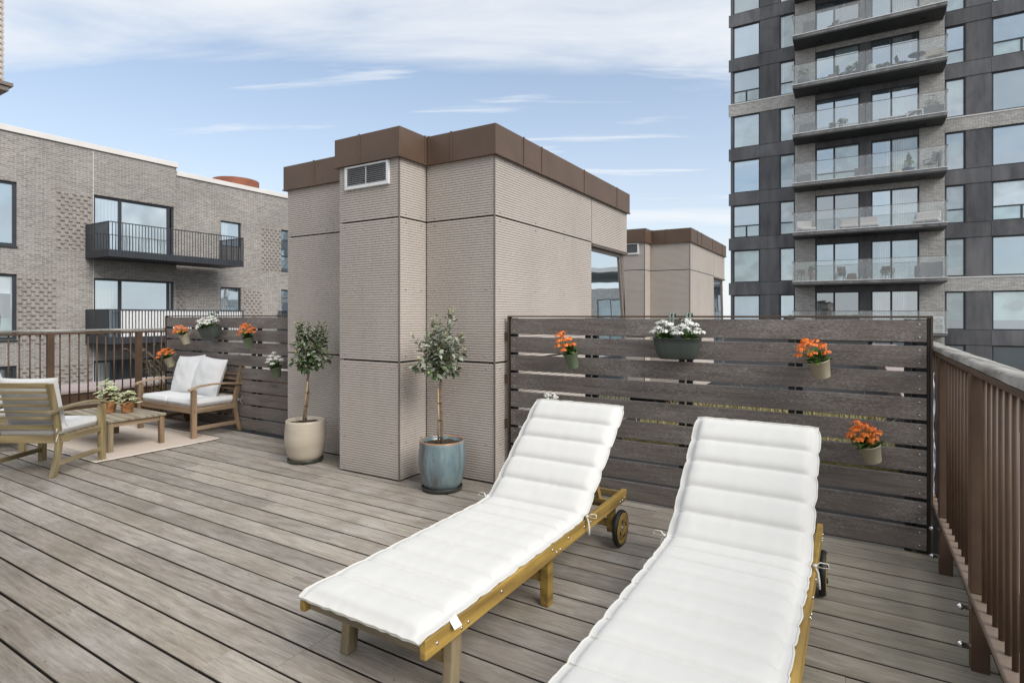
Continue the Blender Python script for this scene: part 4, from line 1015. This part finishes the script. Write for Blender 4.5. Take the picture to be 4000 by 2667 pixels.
def lounger(seed,label,loc,dg,mdx):
    t=thing('sun_lounger',label,'sun lounger',loc)
    W=.2825; Lg=1.807
    for s_ in (-1,1):
        r=MB(); r.box(s_*W-.013,s_*W+.013,0,Lg,.226,.290); r.build('side_rail',M_oil,t,.004)
    bm_=[]
    for s_ in (1,-1):
        for y,z in ((.055,.258),(.185,.245),(.225,.248),(.44,.262),(.86,.268),(.90,.245),(.935,.245),(1.02,.268),(1.20,.262),(1.28,.262),(1.70,.244),(1.735,.244),(1.765,.252)):
            bm_.append(Matrix.Translation((s_*(W+.0128),y,z))@Matrix.Rotation(R(90*s_),4,'Y'))
    inst('bolt',MB().lathe([(.006,0),(.0055,.003),(.002,.0045),(.0005,.0045)],n=9),M_screw,t,bm_)
    r=MB(); r.box(-W+.014,W-.014,.022,.042,.228,.278); r.build('front_board',M_greyx,t,.003)
    for y in (1.60,1.775): MB().box(-W+.014,W-.014,y-.018,y+.006,.255,.283).build('cross_bar',M_oilx,t,.003)
    MB().box(-W+.03,W-.03,1.68,1.70,.10,.14).build('wheel_bar',M_oilx,t,.003)
    for i in range(15): MB().box(-W+.0135,W-.0135,.075+i*.078,.075+i*.078+.055,.272,.288).build('slat',M_greyx,t,.002)
    # raised back
    ang=R(dg-.5); cy0=1.215
    b=MB()
    for s_ in (-1,1): b.bar((s_*(W-.045),cy0,.265),(s_*(W-.045),cy0+.70*math.cos(ang),.265+.70*math.sin(ang)),.022,.035)
    for i in range(9):
        k_=.05+i*.08; b.bar((-W+.03,cy0+k_*math.cos(ang),.284+k_*math.sin(ang)),(W-.03,cy0+k_*math.cos(ang),.284+k_*math.sin(ang)),.050,.013,0,(0,-math.sin(ang),math.cos(ang)))
    b.build('back_frame',M_oilx,t,.002)
    p=MB()
    for s_ in (-1,1): p.bar((s_*(W-.075),cy0+.36*math.cos(ang),.27+.36*math.sin(ang)),(s_*(W-.075),1.62,.245),.02,.032)
    p.bar((-W+.07,1.61,.245),(W-.07,1.61,.245),.03,.02); p.build('prop',M_oilx,t,.002)
    # legs
    for s_ in (-1,1):
        x=s_*(W-.036)
        l=MB(); P=[(.17,.232),(.232,.232),(.228,.12),(.212,0),(.158,0),(.172,.12)]
        l.prism(P,'x',x-.021,x+.021); l.build('leg',M_grey,t,.006,2)
        l=MB(); l.box(x-.021,x+.021,.872,.922,0,.232); l.build('leg',M_oil if s_>0 else M_grey,t,.004)
        l=MB(); l.box(x-.018,x+.018,1.66,1.715,.075,.232); l.build('wheel_leg',M_oil,t,.004)
    MB().box(-W+.05,W-.05,.186,.206,.10,.145).build('stretcher',M_oilx,t,.003); MB().box(-W+.05,W-.05,.888,.908,.10,.145).build('stretcher',M_oilx,t,.003)
    MB().tube([(-W-.02,1.69,.10),(W+.02,1.69,.10)],.007,8).build('axle',M_screw,t)
    for s_ in (-1,1):
        Mx=Matrix.Translation((s_*(W+.018),1.69,.10))@Matrix.Rotation(R(90*s_),4,'Y')
        wz=MB(); wz.lathe([(.080,-.014),(.094,-.014),(.099,-.009),(.101,0),(.099,.009),(.094,.014),(.086,.014)],n=40,M=Mx); wz.lathe([(.080,-.014),(.001,-.013)],n=40,M=Mx)
        wo=wz.build('wheel',M_black,t)
        h=MB(); h.lathe([(.0855,.012),(.0855,.0145),(.072,.0145),(.070,.0125),(.066,.0125),(.064,.0145),(.022,.016),(.018,.012),(.015,.012)],n=40,M=Mx)
        h.build('wheel_disc',M_oil,wo,nrm=True)
        sl_=MB()
        for k_ in range(4):
            a0=k_*PI/2+.3; pts=[Mx@Vector((.046*math.cos(a0+.25*q),.046*math.sin(a0+.25*q),.0165)) for q in (-1,0,1)]
            sl_.tube(pts,.004,6)
        sl_.build('slot',M_gap,wo)
        c=MB(); c.lathe([(.015,.012),(.013,.017),(.006,.018),(.001,.022)],n=14,M=Mx); c.build('hub',M_screw,wo)
    mo=mattress(t,seed,ang=R(dg),taper=.015 if mdx==0 else .06); mo.location=(mdx+.002,.004,.296)
    # ties at the hinge
    tie=MB()
    for s_ in (-1,1):
        bx_,by_,bz_=s_*.300,1.215,.012
        tie.tube([(bx_,by_,bz_),(bx_+s_*.018,by_+.012,bz_+.012),(bx_+s_*.045,by_+.012,bz_+.012),(bx_+s_*.050,by_,bz_+.0),(bx_+s_*.025,by_-.004,bz_-.002),(bx_,by_,bz_)],.0042,6,flat=.35)
        tie.tube([(bx_,by_,bz_),(bx_+s_*.012,by_-.008,bz_-.02),(bx_+s_*.016,by_-.006,bz_-.055),(bx_+s_*.018,by_-.012,bz_-.085)],[.004,.005,.0055,.006],6,flat=.3)
        tie.lathe([(.001,-.008),(.008,-.004),(.009,.003),(.001,.008)],(bx_,by_,bz_),10)
    tie.build('tie',M_pip,mo)
    return t
lo=lounger(1.3,'left sun lounger with white ribbed mattress, yellow side rail and wheel in full view',(-1.4325,1.362,0),40,0)
lb_=MB(); lb_.add([(.285,.12,.006),(.286,.158,.006),(.316,.155,-.022),(.314,.117,-.022),(.310,.115,-.024),(.312,.157,-.024)],[(0,1,2,3)]);
mat_=[c for c in kids(lo) if c.name.startswith('mattress')][0]
lab=lb_.build('care_label',M_label,mat_)
lo2=lounger(6.1,'right sun lounger with white ribbed mattress, nearest the brown railing',(-.427,1.322,0),38.3,-.010)
for o in (lo,lo2): o['group']='white cushioned sun loungers'
# ---------------------------------------------------------------- cushions
def pillow(wd,ht,th,ex=4,pw=.5,n=22,ear=.075,seed=0,flatb=1.):
    T=[];B=[]
    for i in range(n+1):
        u=-1+2*i/n; r1=[];r2=[]
        for j in range(n+1):
            v=-1+2*j/n
            k=max(0,(1-abs(u)**ex)*(1-abs(v)**ex))**pw
            x=wd/2*u*(1-ear*(1-v*v)); z=ht/2*v*(1-ear*(1-u*u))
            wv=noise.noise(Vector((u*2.5+seed,v*2.5,seed)))*.10+noise.noise(Vector((u*7+seed,v*7,seed)))*.04
            y=th/2*k*(1+wv)
            r1.append((x,-y,z)); r2.append((x,y*flatb,z))
        T.append(r1);B.append(r2)
    m=MB(); m.grid(T); m.grid([r[::-1] for r in B]); return m
# ---------------------------------------------------------------- chairs and loveseat
def lounge_chair(name,label,cat,w_,mz,mx,my,loc,rz,ncush,seed=0,deep=.27,grp=None):
    t=thing(name,label,cat,loc,rz,grp); hw=w_/2
    for s_ in (-1,1):
        x=s_*(hw-.022)
        l=MB(); l.box(x-.022,x+.022,deep-.05,deep,0,.512); l.build('leg',mz,t,.004)
        # rear leg and back post in one curved board
        out=[(-.285,0),(-.245,.12),(-.225,.24),(-.222,.32),(-.245,.45),(-.285,.62),(-.318,.755)]
        P=[(a+.024,b) for a,b in out]+[(a-.024,b) for a,b in reversed(out)]
        x2=x-s_*.012
        l=MB(); l.prism(P,'x',x2-.0175,x2+.0175); l.build('back_post',mz,t,.004)
        # arched arm
        A=MB(); pts=[(-.335,.522),(-.26,.536),(-.10,.552),(.06,.556),(.18,.548),(.265,.528),(.295,.512)]
        P=[]
        for k_,(y,z) in enumerate(pts):
            wv=(.030,.027,.023,.022,.024,.028,.026)[k_]; h=.009
            xc=x+s_*.002
            P.append([(xc-wv,y,z-h),(xc-wv,y,z+h-.003),(xc-wv+.004,y,z+h),(xc+wv-.004,y,z+h),(xc+wv,y,z+h-.003),(xc+wv,y,z-h),(xc-wv,y,z-h)])
        A.grid(P,0,False)
        for row in (P[0],P[-1]): A.add(row[:6],[(0,1,2,3,4,5)])
        A.build('armrest',my,t)
        MB().box(x-.012,x+.012,-.225,deep-.05,.265,.318).build('side_rail',my,t,.003)
        MB().bar((x,-.238,.105),(x,deep-.045,.105),.020,.040).build('side_stretcher',my,t,.003)
    MB().box(-hw+.044,hw-.044,deep-.038,deep-.012,.262,.322).build('front_apron',mx,t,.003)
    MB().box(-hw+.05,hw-.05,-.236,-.212,.262,.322).build('rear_apron',mx,t,.003)
    for i in range(7): MB().box(-hw+.03,hw-.03,-.20+i*.065,-.155+i*.065,.300,.316).build('seat_slat',mx,t,.002)
    def yb(z): return -.222-(z-.32)*.225
    bs=[(.738,.044,.022)]+[(z,.019,.018) for z in (.683,.630,.576,.522,.468)]+[(.393,.036,.02)]
    for z,h,th in bs:
        y=yb(z); MB().box(-hw+.048,hw-.048,y-th/2,y+th/2,z-h/2,z+h/2).build('back_slat',mx,t,.002)
    # screw plugs
    sp=MB()
    for s_ in (-1,1):
        for y,z in ((-.225,.29),(deep-.025,.29),(-.235,.36)): sp.disc((s_*(hw-.011)+ (s_*.0112 if y>0 else s_*.0005),y,z),.006,(s_,0,0),10)
    sp.build('screw_plug',M_saucer,t,nrm=False)
    cw=(w_-.10)/ncush
    for i in range(ncush):
        m=pillow(cw-.004,deep+.20,.088,30,.13,44,.0,seed+i); xo=-w_/2+.05+cw*(i+.5)
        o=m.build('seat_cushion',M_cush,t,loc=(xo,.008,.361),rot=(R(90),0,0))
    tie=MB()
    for s_ in (-1,1):
        c=Vector((s_*(hw-.004),-.265,.348)); q=tie
        q.tube([c,c+Vector((s_*.01,-.02,.03)),c+Vector((s_*.016,-.035,.045)),c+Vector((s_*.014,-.04,.02)),c],.0035,6,flat=.4)
        q.tube([c,c+Vector((s_*.012,.02,.02)),c+Vector((s_*.02,.035,.018)),c+Vector((s_*.012,.02,.0)),c],.0035,6,flat=.4)
        q.tube([c,c+Vector((-s_*.0,-.015,-.03)),c+Vector((s_*.004,-.03,-.06))],[.003,.004,.005],6,flat=.4)
        q.tube([Vector((s_*(hw-.05),-.215,.345)),c+Vector((0,.01,0)),c],.003,6,flat=.5)
    tie.build('cushion_tie',M_cush,t)
    return t
def back_cushion(label,loc,rz,tilt,wd=.47,ht=.43,th=.16,seed=0,roll=0):
    m=pillow(wd,ht,th,3,.55,30,.055,seed); o=m.build('back_cushion',M_cush,None,loc=loc,rot=(tilt,roll,rz)); return tag(o,label,'cushion')
HDc=math.atan2(.521,.854)
ch=lounge_chair('garden_armchair','weathered olive wooden armchair seen from behind at the lower left','armchair',.575,M_och,M_ochx,M_ochy,(-5.87,2.087,0),HDc,1,1)
ch2=copy_tree(ch); ch2['label']='second wooden armchair almost hidden behind the nearer armchair at the left edge'
# second armchair stands left of the table, facing right
F2=Vector((.70,.714)); ang2=math.atan2(F2.y,F2.x)-PI/2
R2=Vector((F2.y,-F2.x)); c2=Vector((-6.80,2.20))-R2*.265-F2*.245
ch2.location=(c2.x,c2.y,0); ch2.rotation_euler=(0,0,ang2)
for o in (ch,ch2): o['group']='wooden lounge armchairs at the low table'
ls=lounge_chair('garden_loveseat','warm wooden two seat sofa against the left slatted screen','loveseat',1.13,M_acz,M_acx,M_acy,(-6.485,3.60,0),PI,2,4)
def wpt(obj,p): 
    return Matrix.Translation(obj.location)@Matrix.Rotation(obj.rotation_euler.z,4,'Z')@Vector(p)
p=wpt(ch,(-.01,-.165,.585)); back_cushion('white back cushion on the nearer armchair',p,HDc,R(14),.50,.43,.13,2)
p=wpt(ch2,(0,-.165,.57)); back_cushion('white back cushion on the hidden armchair',p,ang2,R(14),.47,.36,.13,3)
p=wpt(ls,(.235,-.125,.60)); back_cushion('left white cushion on the loveseat',p,PI+.06,R(17),.50,.47,.15,5,R(4))
p=wpt(ls,(-.205,-.115,.598)); back_cushion('right white cushion on the loveseat, overlapping the other',p,PI-.05,R(17),.54,.46,.16,8,R(-3))
# table
tb=thing('coffee_table','low slatted wooden coffee table on the beige rug','table',(-6.49,2.84,0))
for i in range(7):
    y0_=-.262+i*.0752; MB().box(-.455,.455,y0_+.002,y0_+.0728,.288,.307).build('top_slat',M_tabtop,tb,.002)
for s_ in (-1,1): MB().box(s_*.4785-.022,s_*.4785+.022,-.262,.264,.286,.309).build('top_border',M_tabtop,tb,.003)
for sx in (-1,1):
    for sy in (-1,1): MB().box(sx*.465-.0225,sx*.465+.0225,sy*.232-.0225,sy*.232+.0225,0,.286).build('leg',M_grey if sx>0 and sy<0 else M_acz,tb,.004)
for s_ in (-1,1):
    MB().box(-.442,.442,s_*.235-.010,s_*.235+.010,.238,.285).build('apron',M_acx,tb,.002); MB().box(s_*.468-.010,s_*.468+.010,-.209,.209,.238,.285).build('apron',M_acy,tb,.002)
# rug
rg=MB(); P=[]
for i in range(41):
    row=[]
    for j in range(31):
        x=-7.29+1.59*i/40; y=2.36+1.125*j/30; e=min(i,40-i,j*1.0,30-j)
        z=.006+.0025*noise.noise(Vector((x*5,y*5,0)))+(.006*max(0,1-((i-40)**2+(j-0)**2)/8.))+(.005 if e==0 else 0)*abs(noise.noise(Vector((x*3,y*3,5))))
        row.append((x,y,z))
    P.append(row)
rg.grid(P); rug=rg.build('rug',M_rug,nrm=False); tag(rug,'beige woven outdoor rug under the coffee table','rug')
bd=MB(); E=[]
for (x0,y0_,x1,y1_) in ((-7.29,2.36,-5.70,2.36),(-5.70,2.36,-5.70,3.485),(-5.70,3.485,-7.29,3.485),(-7.29,3.485,-7.29,2.36)):
    bd.tube([(x0+(x1-x0)*k_/20,y0_+(y1_-y0_)*k_/20,.010+.003*noise.noise(Vector((x0+(x1-x0)*k_/6,y0_+k_,0)))) for k_ in range(21)],.008,6,flat=.7)
for k_ in range(5): bd.box(-7.28+.0,-5.71,2.385+k_*.022,2.392+k_*.022,.0102,.0118)
bd.build('rug_binding',M_rugb,rug)
# ---------------------------------------------------------------- plants
def leaf(mb,p,d,up,L_,W_,mi,fold=.25,curl=.15):
    d=d.normalized(); s_=d.cross(up)
    if s_.length<.05: s_=d.cross(Vector((1,0,0)))
    s_.normalize(); n=s_.cross(d)
    pt=[p,p+d*L_*.35+s_*W_*.5+n*fold*W_*.5,p+d*L_*.72+s_*W_*.42+n*fold*W_*.3,p+d*L_-n*curl*L_,p+d*L_*.72-s_*W_*.42+n*fold*W_*.3,p+d*L_*.35-s_*W_*.5+n*fold*W_*.5,p+d*L_*.38,p+d*L_*.72-n*curl*L_*.25]
    mb.add(pt,[(0,1,6),(1,2,7,6),(2,3,7),(3,4,7),(4,5,6,7),(5,0,6)],mi,True)
def pot(parent,mat,rim=.165,belly=.178,base=.125,h=.37):
    m=MB()
    prof=[(.001,.02),(base,.02),(base+.012,.03),(base+.032,.08),(belly-.004,.17),(belly,.22),(belly-.003,.28),(rim+.004,.345),(rim+.003,h-.004),(rim,h),(rim-.008,h),(rim-.012,h-.01),(rim-.012,h-.05),(.10,h-.05)]
    m.lathe(prof,n=56); po=m.build('pot',mat,parent)
    s_=MB(); rr=random.Random(4); P=[]
    nn=18
    for i in range(nn+1):
        row=[]
        for j in range(25):
            r_=(rim-.008)*i/nn; a=2*PI*j/24; x,y=r_*math.cos(a),r_*math.sin(a); row.append((x,y,h-.032+.010*noise.noise(Vector((x*60,y*60,1)))+.006*noise.noise(Vector((x*150,y*150,1)))))
        P.append(row)
    s_.grid(P,0,False); s_.build('soil',M_soil,po)
    sa=MB(); sa.lathe([(.001,0),(base+.015,0),(base+.025,.006),(base+.030,.030),(base+.026,.033),(base+.021,.030),(base+.016,.012),(.001,.012)],n=48); sa.build('saucer',M_saucer,parent)
def std_tree(label,loc,pm_,lean,z0,ztop,rx,seed,silver,nbr=20):
    t=thing('potted_tree',label,'potted tree',loc)
    pot(t,pm_); r=random.Random(seed)
    base=Vector((.0,0,.33)); tops=Vector((lean[0],lean[1],z0+.10))
    pts=[base.lerp(tops,k_/8)+Vector((.006*math.sin(k_*1.3+seed),.004*math.cos(k_*1.7),0)) for k_ in range(9)]
    m=MB(); m.tube(pts,[.0115,.011,.0108,.0105,.010,.0098,.0095,.009,.008],10); m.build('trunk',M_bark,t)
    k=MB(); sx=-.017 if silver<.3 else -.014
    k.tube([base+Vector((sx-.012,-.012,0)),Vector((tops.x+sx+.006,tops.y-.012,z0-.06))],.0062,8,0); st=k.build('stake',M_bamboo,t)
    ti=MB()
    for f_ in (.12,.42,.72):
        c_=base.lerp(Vector((tops.x,tops.y,z0-.05)),f_)+Vector((sx*.5,-.005,0)); ti.lathe([(.017,-.003),(.019,0),(.017,.003)],c_,12); ti.tube([c_+Vector((.015,-.01,0)),c_+Vector((.028,-.018,.001))],.0015,5)
    ti.build('tie',M_black,st)
    cr=MB(); zc=(z0+ztop)/2; top=tops
    for b in range(nbr):
        a=b*2.4+seed; f_=(b+.5)/nbr
        el=R(-8+88*f_**.8); ln=r.uniform(.72,1.08) if el<1. else r.uniform(.70,1.22)
        # envelope: wide in the middle, tapering to the top
        ex=rx*ln*(math.cos(el)**.8+.12)
        ez=(ztop-z0)*ln*math.sin(max(el,R(-8)))*.95
        st_=Vector((top.x,top.y,z0+.04+.12*f_))
        end=Vector((top.x+math.cos(a)*ex,top.y+math.sin(a)*ex,z0+.06+max(ez,-.02)+.06*r.random()))
        mid=st_.lerp(end,.5)+Vector((math.cos(a)*ex*.18,math.sin(a)*ex*.18,-.02+.01*r.random()))
        P=[]
        for q in range(9):
            tt=q/8; P.append(st_*(1-tt)**2+mid*2*tt*(1-tt)+end*tt*tt)
        cr.tube(P,[.0042*(1-.7*q/8) for q in range(9)],5,3)
        nl=int(r.uniform(20,27)*(end-st_).length/.25)+7
        for q in range(nl):
            tt=.10+.90*(q+r.random()*.6)/nl; tt=min(tt,1)
            pp_=st_*(1-tt)**2+mid*2*tt*(1-tt)+end*tt*tt
            dr=(end-mid).normalized() if tt>.5 else (mid-st_).normalized()
            side=Vector((r.gauss(0,1),r.gauss(0,1),r.gauss(0,.6))); side=(side-dr*side.dot(dr)).normalized()
            young=tt>.88
            dd=(dr*(.9 if young else .35)+side*(.5 if young else 1)+Vector((0,0,.18 if pp_.z>zc else -.35))).normalized()
            L_=r.uniform(.026,.036) if young else r.uniform(.042,.062)
            pz=(pp_.z-z0)/(ztop-z0)
            if young: mi=2 if r.random()<.75 else 1
            elif r.random()<silver*(.35+1.1*pz): mi=1
            else: mi=0
            leaf(cr,pp_,dd,Vector((r.gauss(0,.4),r.gauss(0,.4),1)),L_,L_*r.uniform(.42,.55),mi,.3,r.uniform(-.05,.25))
    cr.build('crown',[M_lfd,M_lfs,M_lfp,M_twig],t,nrm=False)
    return t
std_tree('small green leaved tree in the cream glazed pot',(-4.20,3.372,0),M_potcream,(.060,-.005),.775,1.20,.20,3,.32,26)
std_tree('small silvery leaved tree in the blue glazed pot',(-2.648,3.36,0),M_potblue,(-.01,-.01),.815,1.23,.195,5,.85,27)
def kalanchoe(mb,c,up,n,rad,height,mats,seed,spread=1.,lean=(0,0)):
    """mats indexes: 0 leaf 1 leaf2 2 petal 3 petal2 4 centre"""
    r=random.Random(seed); c=Vector(c)
    # leaves
    for i in range(int(n*3.2)):
        a=r.uniform(0,2*PI); el=r.uniform(.05,1.1); dd=Vector((math.cos(a)*math.cos(el),math.sin(a)*math.cos(el),math.sin(el)*.8))
        st_=c+Vector((math.cos(a)*rad*.3*r.random(),math.sin(a)*rad*.3*r.random(),r.uniform(-.01,height*.35)))
        leaf(mb,st_,dd,Vector((0,0,1)),r.uniform(.05,.08),r.uniform(.032,.046),0 if r.random()<.6 else 1,.2,r.uniform(-.1,.3))
    n=int(n*1.35)
    for i in range(n):
        a=i*2.4+seed; rr=rad*spread*math.sqrt((i+.4)/n)
        h=height*(1.28-.85*(rr/(rad*spread))**1.6)*r.uniform(.88,1.10)
        hd=c+Vector((math.cos(a)*rr+lean[0]*h,math.sin(a)*rr+lean[1]*h,h))
        mb.tube([c+Vector((math.cos(a)*rr*.25,math.sin(a)*rr*.25,0)),c.lerp(hd,.6)+Vector((0,0,.006)),hd],.0016,5,1)
        R_=r.uniform(.022,.031); nf=r.randint(17,24)
        for k_ in range(nf):
            ph=math.acos(1-1.0*(k_+.5)/nf); th=k_*2.4
            nn_=Vector((math.sin(ph)*math.cos(th),math.sin(ph)*math.sin(th),math.cos(ph)))
            nn_=(nn_+Vector((r.gauss(0,.22),r.gauss(0,.22),.15))).normalized(); p=hd+Vector((nn_.x*R_*r.uniform(.75,1.2),nn_.y*R_*r.uniform(.75,1.2),nn_.z*R_*r.uniform(.3,.75)))
            q=nn_.to_track_quat('Z','Y').to_matrix()@Matrix.Rotation(r.uniform(0,1.5),3,'Z'); s_=r.uniform(.0066,.0094)
            mi=2 if r.random()<.6 else 3
            for z in range(4):
                an=z*PI/2; dx,dy=math.cos(an),math.sin(an)
                mb.add([p+q@Vector(v) for v in ((0,0,0),(dx*s_*.6-dy*s_*.42,dy*s_*.6+dx*s_*.42,.0012),(dx*s_*1.15,dy*s_*1.15,-.0006),(dx*s_*.6+dy*s_*.42,dy*s_*.6-dx*s_*.42,.0012))],[(0,1,2,3)],mi)
            if mi==3 or r.random()<.35:
                mb.add([p+nn_*.002+q@Vector(v) for v in ((-.0016,0,0),(0,-.0016,0),(.0016,0,0),(0,.0016,0))],[(0,1,2,3)],4)
def hang_pot(label,loc,pm_,colour,seed,tx=14,ty=0,n=11,h=.105,r=.058,fl=.085,cat='flower pot',lean=(0,0),spread=1.):
    t=thing('hanging_flower_pot',label,cat,loc,0,'flower pots hung on the slatted screens',rot=(R(tx),R(ty),0))
    m=MB(); m.lathe([(.001,0),(r*.68,0),(r*.70,.002),(r*.985,h-.004),(r*1.02,h-.003),(r*1.02,h),(r*.97,h+.001),(r*.95,h-.004),(r*.9,h-.02),(.001,h-.02)],n=36)
    po=m.build('pot',pm_,t)
    hk=MB(); hk.tube([(0,r*.9,h*.72),(0,r+.02,h*.9),(0,r+.028,h+.012),(0,r+.05,h+.02),(0,r+.055,h-.01)],.0022,6); hk.build('hook',pm_,po)
    p=MB(); kalanchoe(p,(0,0,h-.008),None,n,r*1.25,fl,None,seed,spread,lean)
    ms={'o':[M_kal,M_kalb,M_org,M_orgd,M_yel],'w':[M_kalb,M_kal,M_wpet,M_wpet,M_yel]}[colour]
    p.build('flowers',ms,t,nrm=False)
    return t
hang_pot('orange flowers in a sage green pot near the left end of the right screen',(-1.722,3.70,.925),M_potgr,'o',1,14,-9,10,.110,.052,.115,lean=(-.25,0))
hang_pot('orange flowers in a beige pot high up near the right end of the right screen',(-.158,3.70,.945),M_potbe,'o',2,12,-13,11,.100,.060,.105,lean=(-.25,0),spread=1.15)
hang_pot('orange flowers in a beige pot low on the right screen beside the right lounger',(.088,3.70,.495),M_potbe,'o',3,12,-14,12,.098,.058,.10,lean=(-.12,0),spread=1.1)
hang_pot('white flowers just peeking over the back of the left lounger',(-1.885,3.70,.49),M_potgr,'w',4,10,-4,8,.105,.055,.12)
hang_pot('orange flowers in a beige pot, left of the white flower box on the left screen',(-6.875,3.80,.955),M_potbe,'o',5,16,-8,10,.115,.058,.095,lean=(-.45,0),spread=1.2)
hang_pot('orange flowers in a sage pot, rightmost orange ones on the left screen',(-5.645,3.80,.945),M_potgr,'o',6,12,-1,13,.115,.056,.12,lean=(-.05,0),spread=1.25)
hang_pot('orange flowers in a beige pot, lowest and leftmost on the left screen',(-7.215,3.80,.665),M_potbe,'o',7,16,-9,11,.115,.060,.10,lean=(-.45,0),spread=1.3)
hang_pot('white flowers in a sage pot at the right end of the left screen',(-5.175,3.80,.65),M_potgr,'w',8,12,-1,11,.11,.056,.115,spread=1.2)
def planter(label,loc,rot,seed,heads):
    t=thing('flower_box',label,'flower box',loc,0,'dark green flower boxes hooked over the screens',rot=rot)
    m=MB(); P=[]; nA=120
    for zi,(sx,sy,z) in enumerate(((.0,.0,.003),(.095,.035,.003),(.112,.045,.0),(.122,.052,.012),(.134,.060,.05),(.145,.067,.10),(.150,.070,.132),(.153,.073,.134),(.153,.073,.137),(.147,.067,.137),(.144,.064,.12),(.0,.0,.112))):
        row=[]
        for k_ in range(nA+1):
            a=2*PI*k_/nA; ca,sa=math.cos(a),math.sin(a); e=.5
            rb=1+ (.022*max(0,abs(math.sin(a*11)))**3*(-1) if 2<zi<6 else 0)
            row.append((sx*math.copysign(abs(ca)**e,ca)*rb,sy*math.copysign(abs(sa)**e,sa)*rb,z))
        P.append(row)
    m.grid(P); bo=m.build('box',M_plant,t)
    for x0 in (-.055,.055):
        hk=MB()
        for dx in (-.010,.012):
            hk.tube([(x0+dx,.055,.06),(x0+dx,.060,.13),(x0+dx,.064,.262),(x0+dx,.074,.285),(x0+dx,.095,.294),(x0+dx,.118,.286),(x0+dx,.124,.262)],.0075,8,flat=.55)
        hk.build('hook',M_hook,t)
    p=MB()
    for i,x in enumerate((-.075,.075)): kalanchoe(p,(x,-.005,.115),None,heads,.075,.105,None,seed+i*7,1.05)
    p.build('flowers',[M_kalb,M_kal,M_wpet,M_wpet,M_yel],t,nrm=False)
    return t
planter('dark green ribbed box of white flowers hooked over the middle of the right screen',(-.985,3.700,1.018),(R(3),0,0),21,10)
planter('dark green ribbed box of white flowers hooked over the left screen',(-6.36,3.80,1.03),(R(10),R(-9),0),41,9)
def ivy(label,loc,s_,seed,n,hh,rr_):
    t=thing('ivy_pot',label,'potted plant',loc,0,'variegated ivy pots on the coffee table'); r=random.Random(seed)
    h=.115*s_; R0=.064*s_
    m=MB(); m.lathe([(.001,0),(R0*.74,0),(R0*.80,.006),(R0*.96,h*.7),(R0*1.06,h),(R0*.98,h),(R0*.9,h*.85),(.001,h*.82)],n=48,fn=lambda q,z,a:(q*(1+.018*math.sin(a*9+z*60)) if q>.01 else q, z+(.005*math.sin(a*9) if z>h*.9 else 0)))
    m.build('pot',M_bark_pot,t)
    f=MB(); c=Vector((0,0,h*.85))
    for i in range(n):
        a=i*2.4+seed; f_=(i+.5)/n; el=R(-15+95*f_); ln=r.uniform(.5,1)
        tip=c+Vector((math.cos(a)*math.cos(el)*rr_*ln,math.sin(a)*math.cos(el)*rr_*ln,max(-.03,math.sin(el)*hh*ln)+.03))
        f.tube([c+Vector((0,0,.0)),c.lerp(tip,.5)+Vector((0,0,.015)),tip],.0017,5,2)
        d_=Vector((math.cos(a),math.sin(a),r.uniform(-.5,.3))).normalized(); nrm=Vector((math.cos(a)*.5,math.sin(a)*.5-.25,.9)).normalized()
        sd_=d_.cross(nrm).normalized(); nrm=sd_.cross(d_)
        S_=r.uniform(.022,.032)*(.9+.2*s_)
        ol=[(-.75,0),(-.85,.55),(-.25,.62),(-.05,1.02),(.32,.55),(1.25,0),(.32,-.55),(-.05,-1.02),(-.25,-.62),(-.85,-.55)]
        out=[tip+d_*x*S_+sd_*y*S_-nrm*(abs(y)*.22+max(x,0)*.2)*S_ for x,y in ol]
        inn=[tip+d_*x*S_*.66+sd_*y*S_*.62-nrm*(abs(y)*.10+max(x,0)*.1)*S_+nrm*.0006 for x,y in ol]
        k_=len(f.v); 
        m10=range(10)
        f.add(out+inn,[(q,(q+1)%10,10+(q+1)%10,10+q) for q in m10],1); f.add(inn,[tuple(m10)],0)
    f.build('leaves',[M_ivyg,M_ivyc,M_twig],t,nrm=False)
    return t
ivy('taller ivy in a brown bark pot on the coffee table',(-6.52,2.815,.309),1.08,2,54,.21,.115)
ivy('shorter ivy in a brown bark pot, right of the taller one',(-6.365,2.915,.309),.96,5,38,.11,.095)
# dry ornamental grass behind the left balustrade corner
gr=MB(); r=random.Random(8)
for i in range(34):
    x,y=-7.86+r.gauss(0,.04),4.05+r.gauss(0,.06); a=r.uniform(PI*.8,PI*1.9); ln=r.uniform(.08,.4); h=r.uniform(.35,.95)
    tip=Vector((x+math.cos(a)*ln,y+math.sin(a)*ln,h)); md_=Vector((x+math.cos(a)*ln*.3,y+math.sin(a)*ln*.3,h*.75)); P=[Vector((x,y,-.2)),md_,tip,tip+Vector((math.cos(a)*.06,math.sin(a)*.06,-.02))]
    gr.tube(P,[.0022,.0018,.0015,.001],4)
    if r.random()<.6: gr.tube([tip,tip+Vector((math.cos(a)*.05,math.sin(a)*.05,-.018))],[.004,.002],5)
tag(gr.build('ornamental_grass',M_dry),'dry yellow ornamental grass in the corner of the left balustrade and screen','grass plant')
# crumpled tarp behind the right screen end
tp=MB(); P=[]
for i in range(34):
    row=[]
    for j in range(9):
        z=.30+.68*i/33; k_=j/8
        wdt=.075*(.75+.35*noise.noise(Vector((z*7,0,2))))
        x=.358+wdt*.5*k_+.008*noise.noise(Vector((z*16,k_*3,1))); y=3.90+.05*noise.noise(Vector((z*11,k_*4,5)))+.05*k_
        row.append((x,y,z))
    P.append(row)
tp.grid(P,0,False); tag(tp.build('tarp',M_blue,nrm=False),'crumpled pale blue plastic sheet wedged behind the right end of the right screen','tarp')
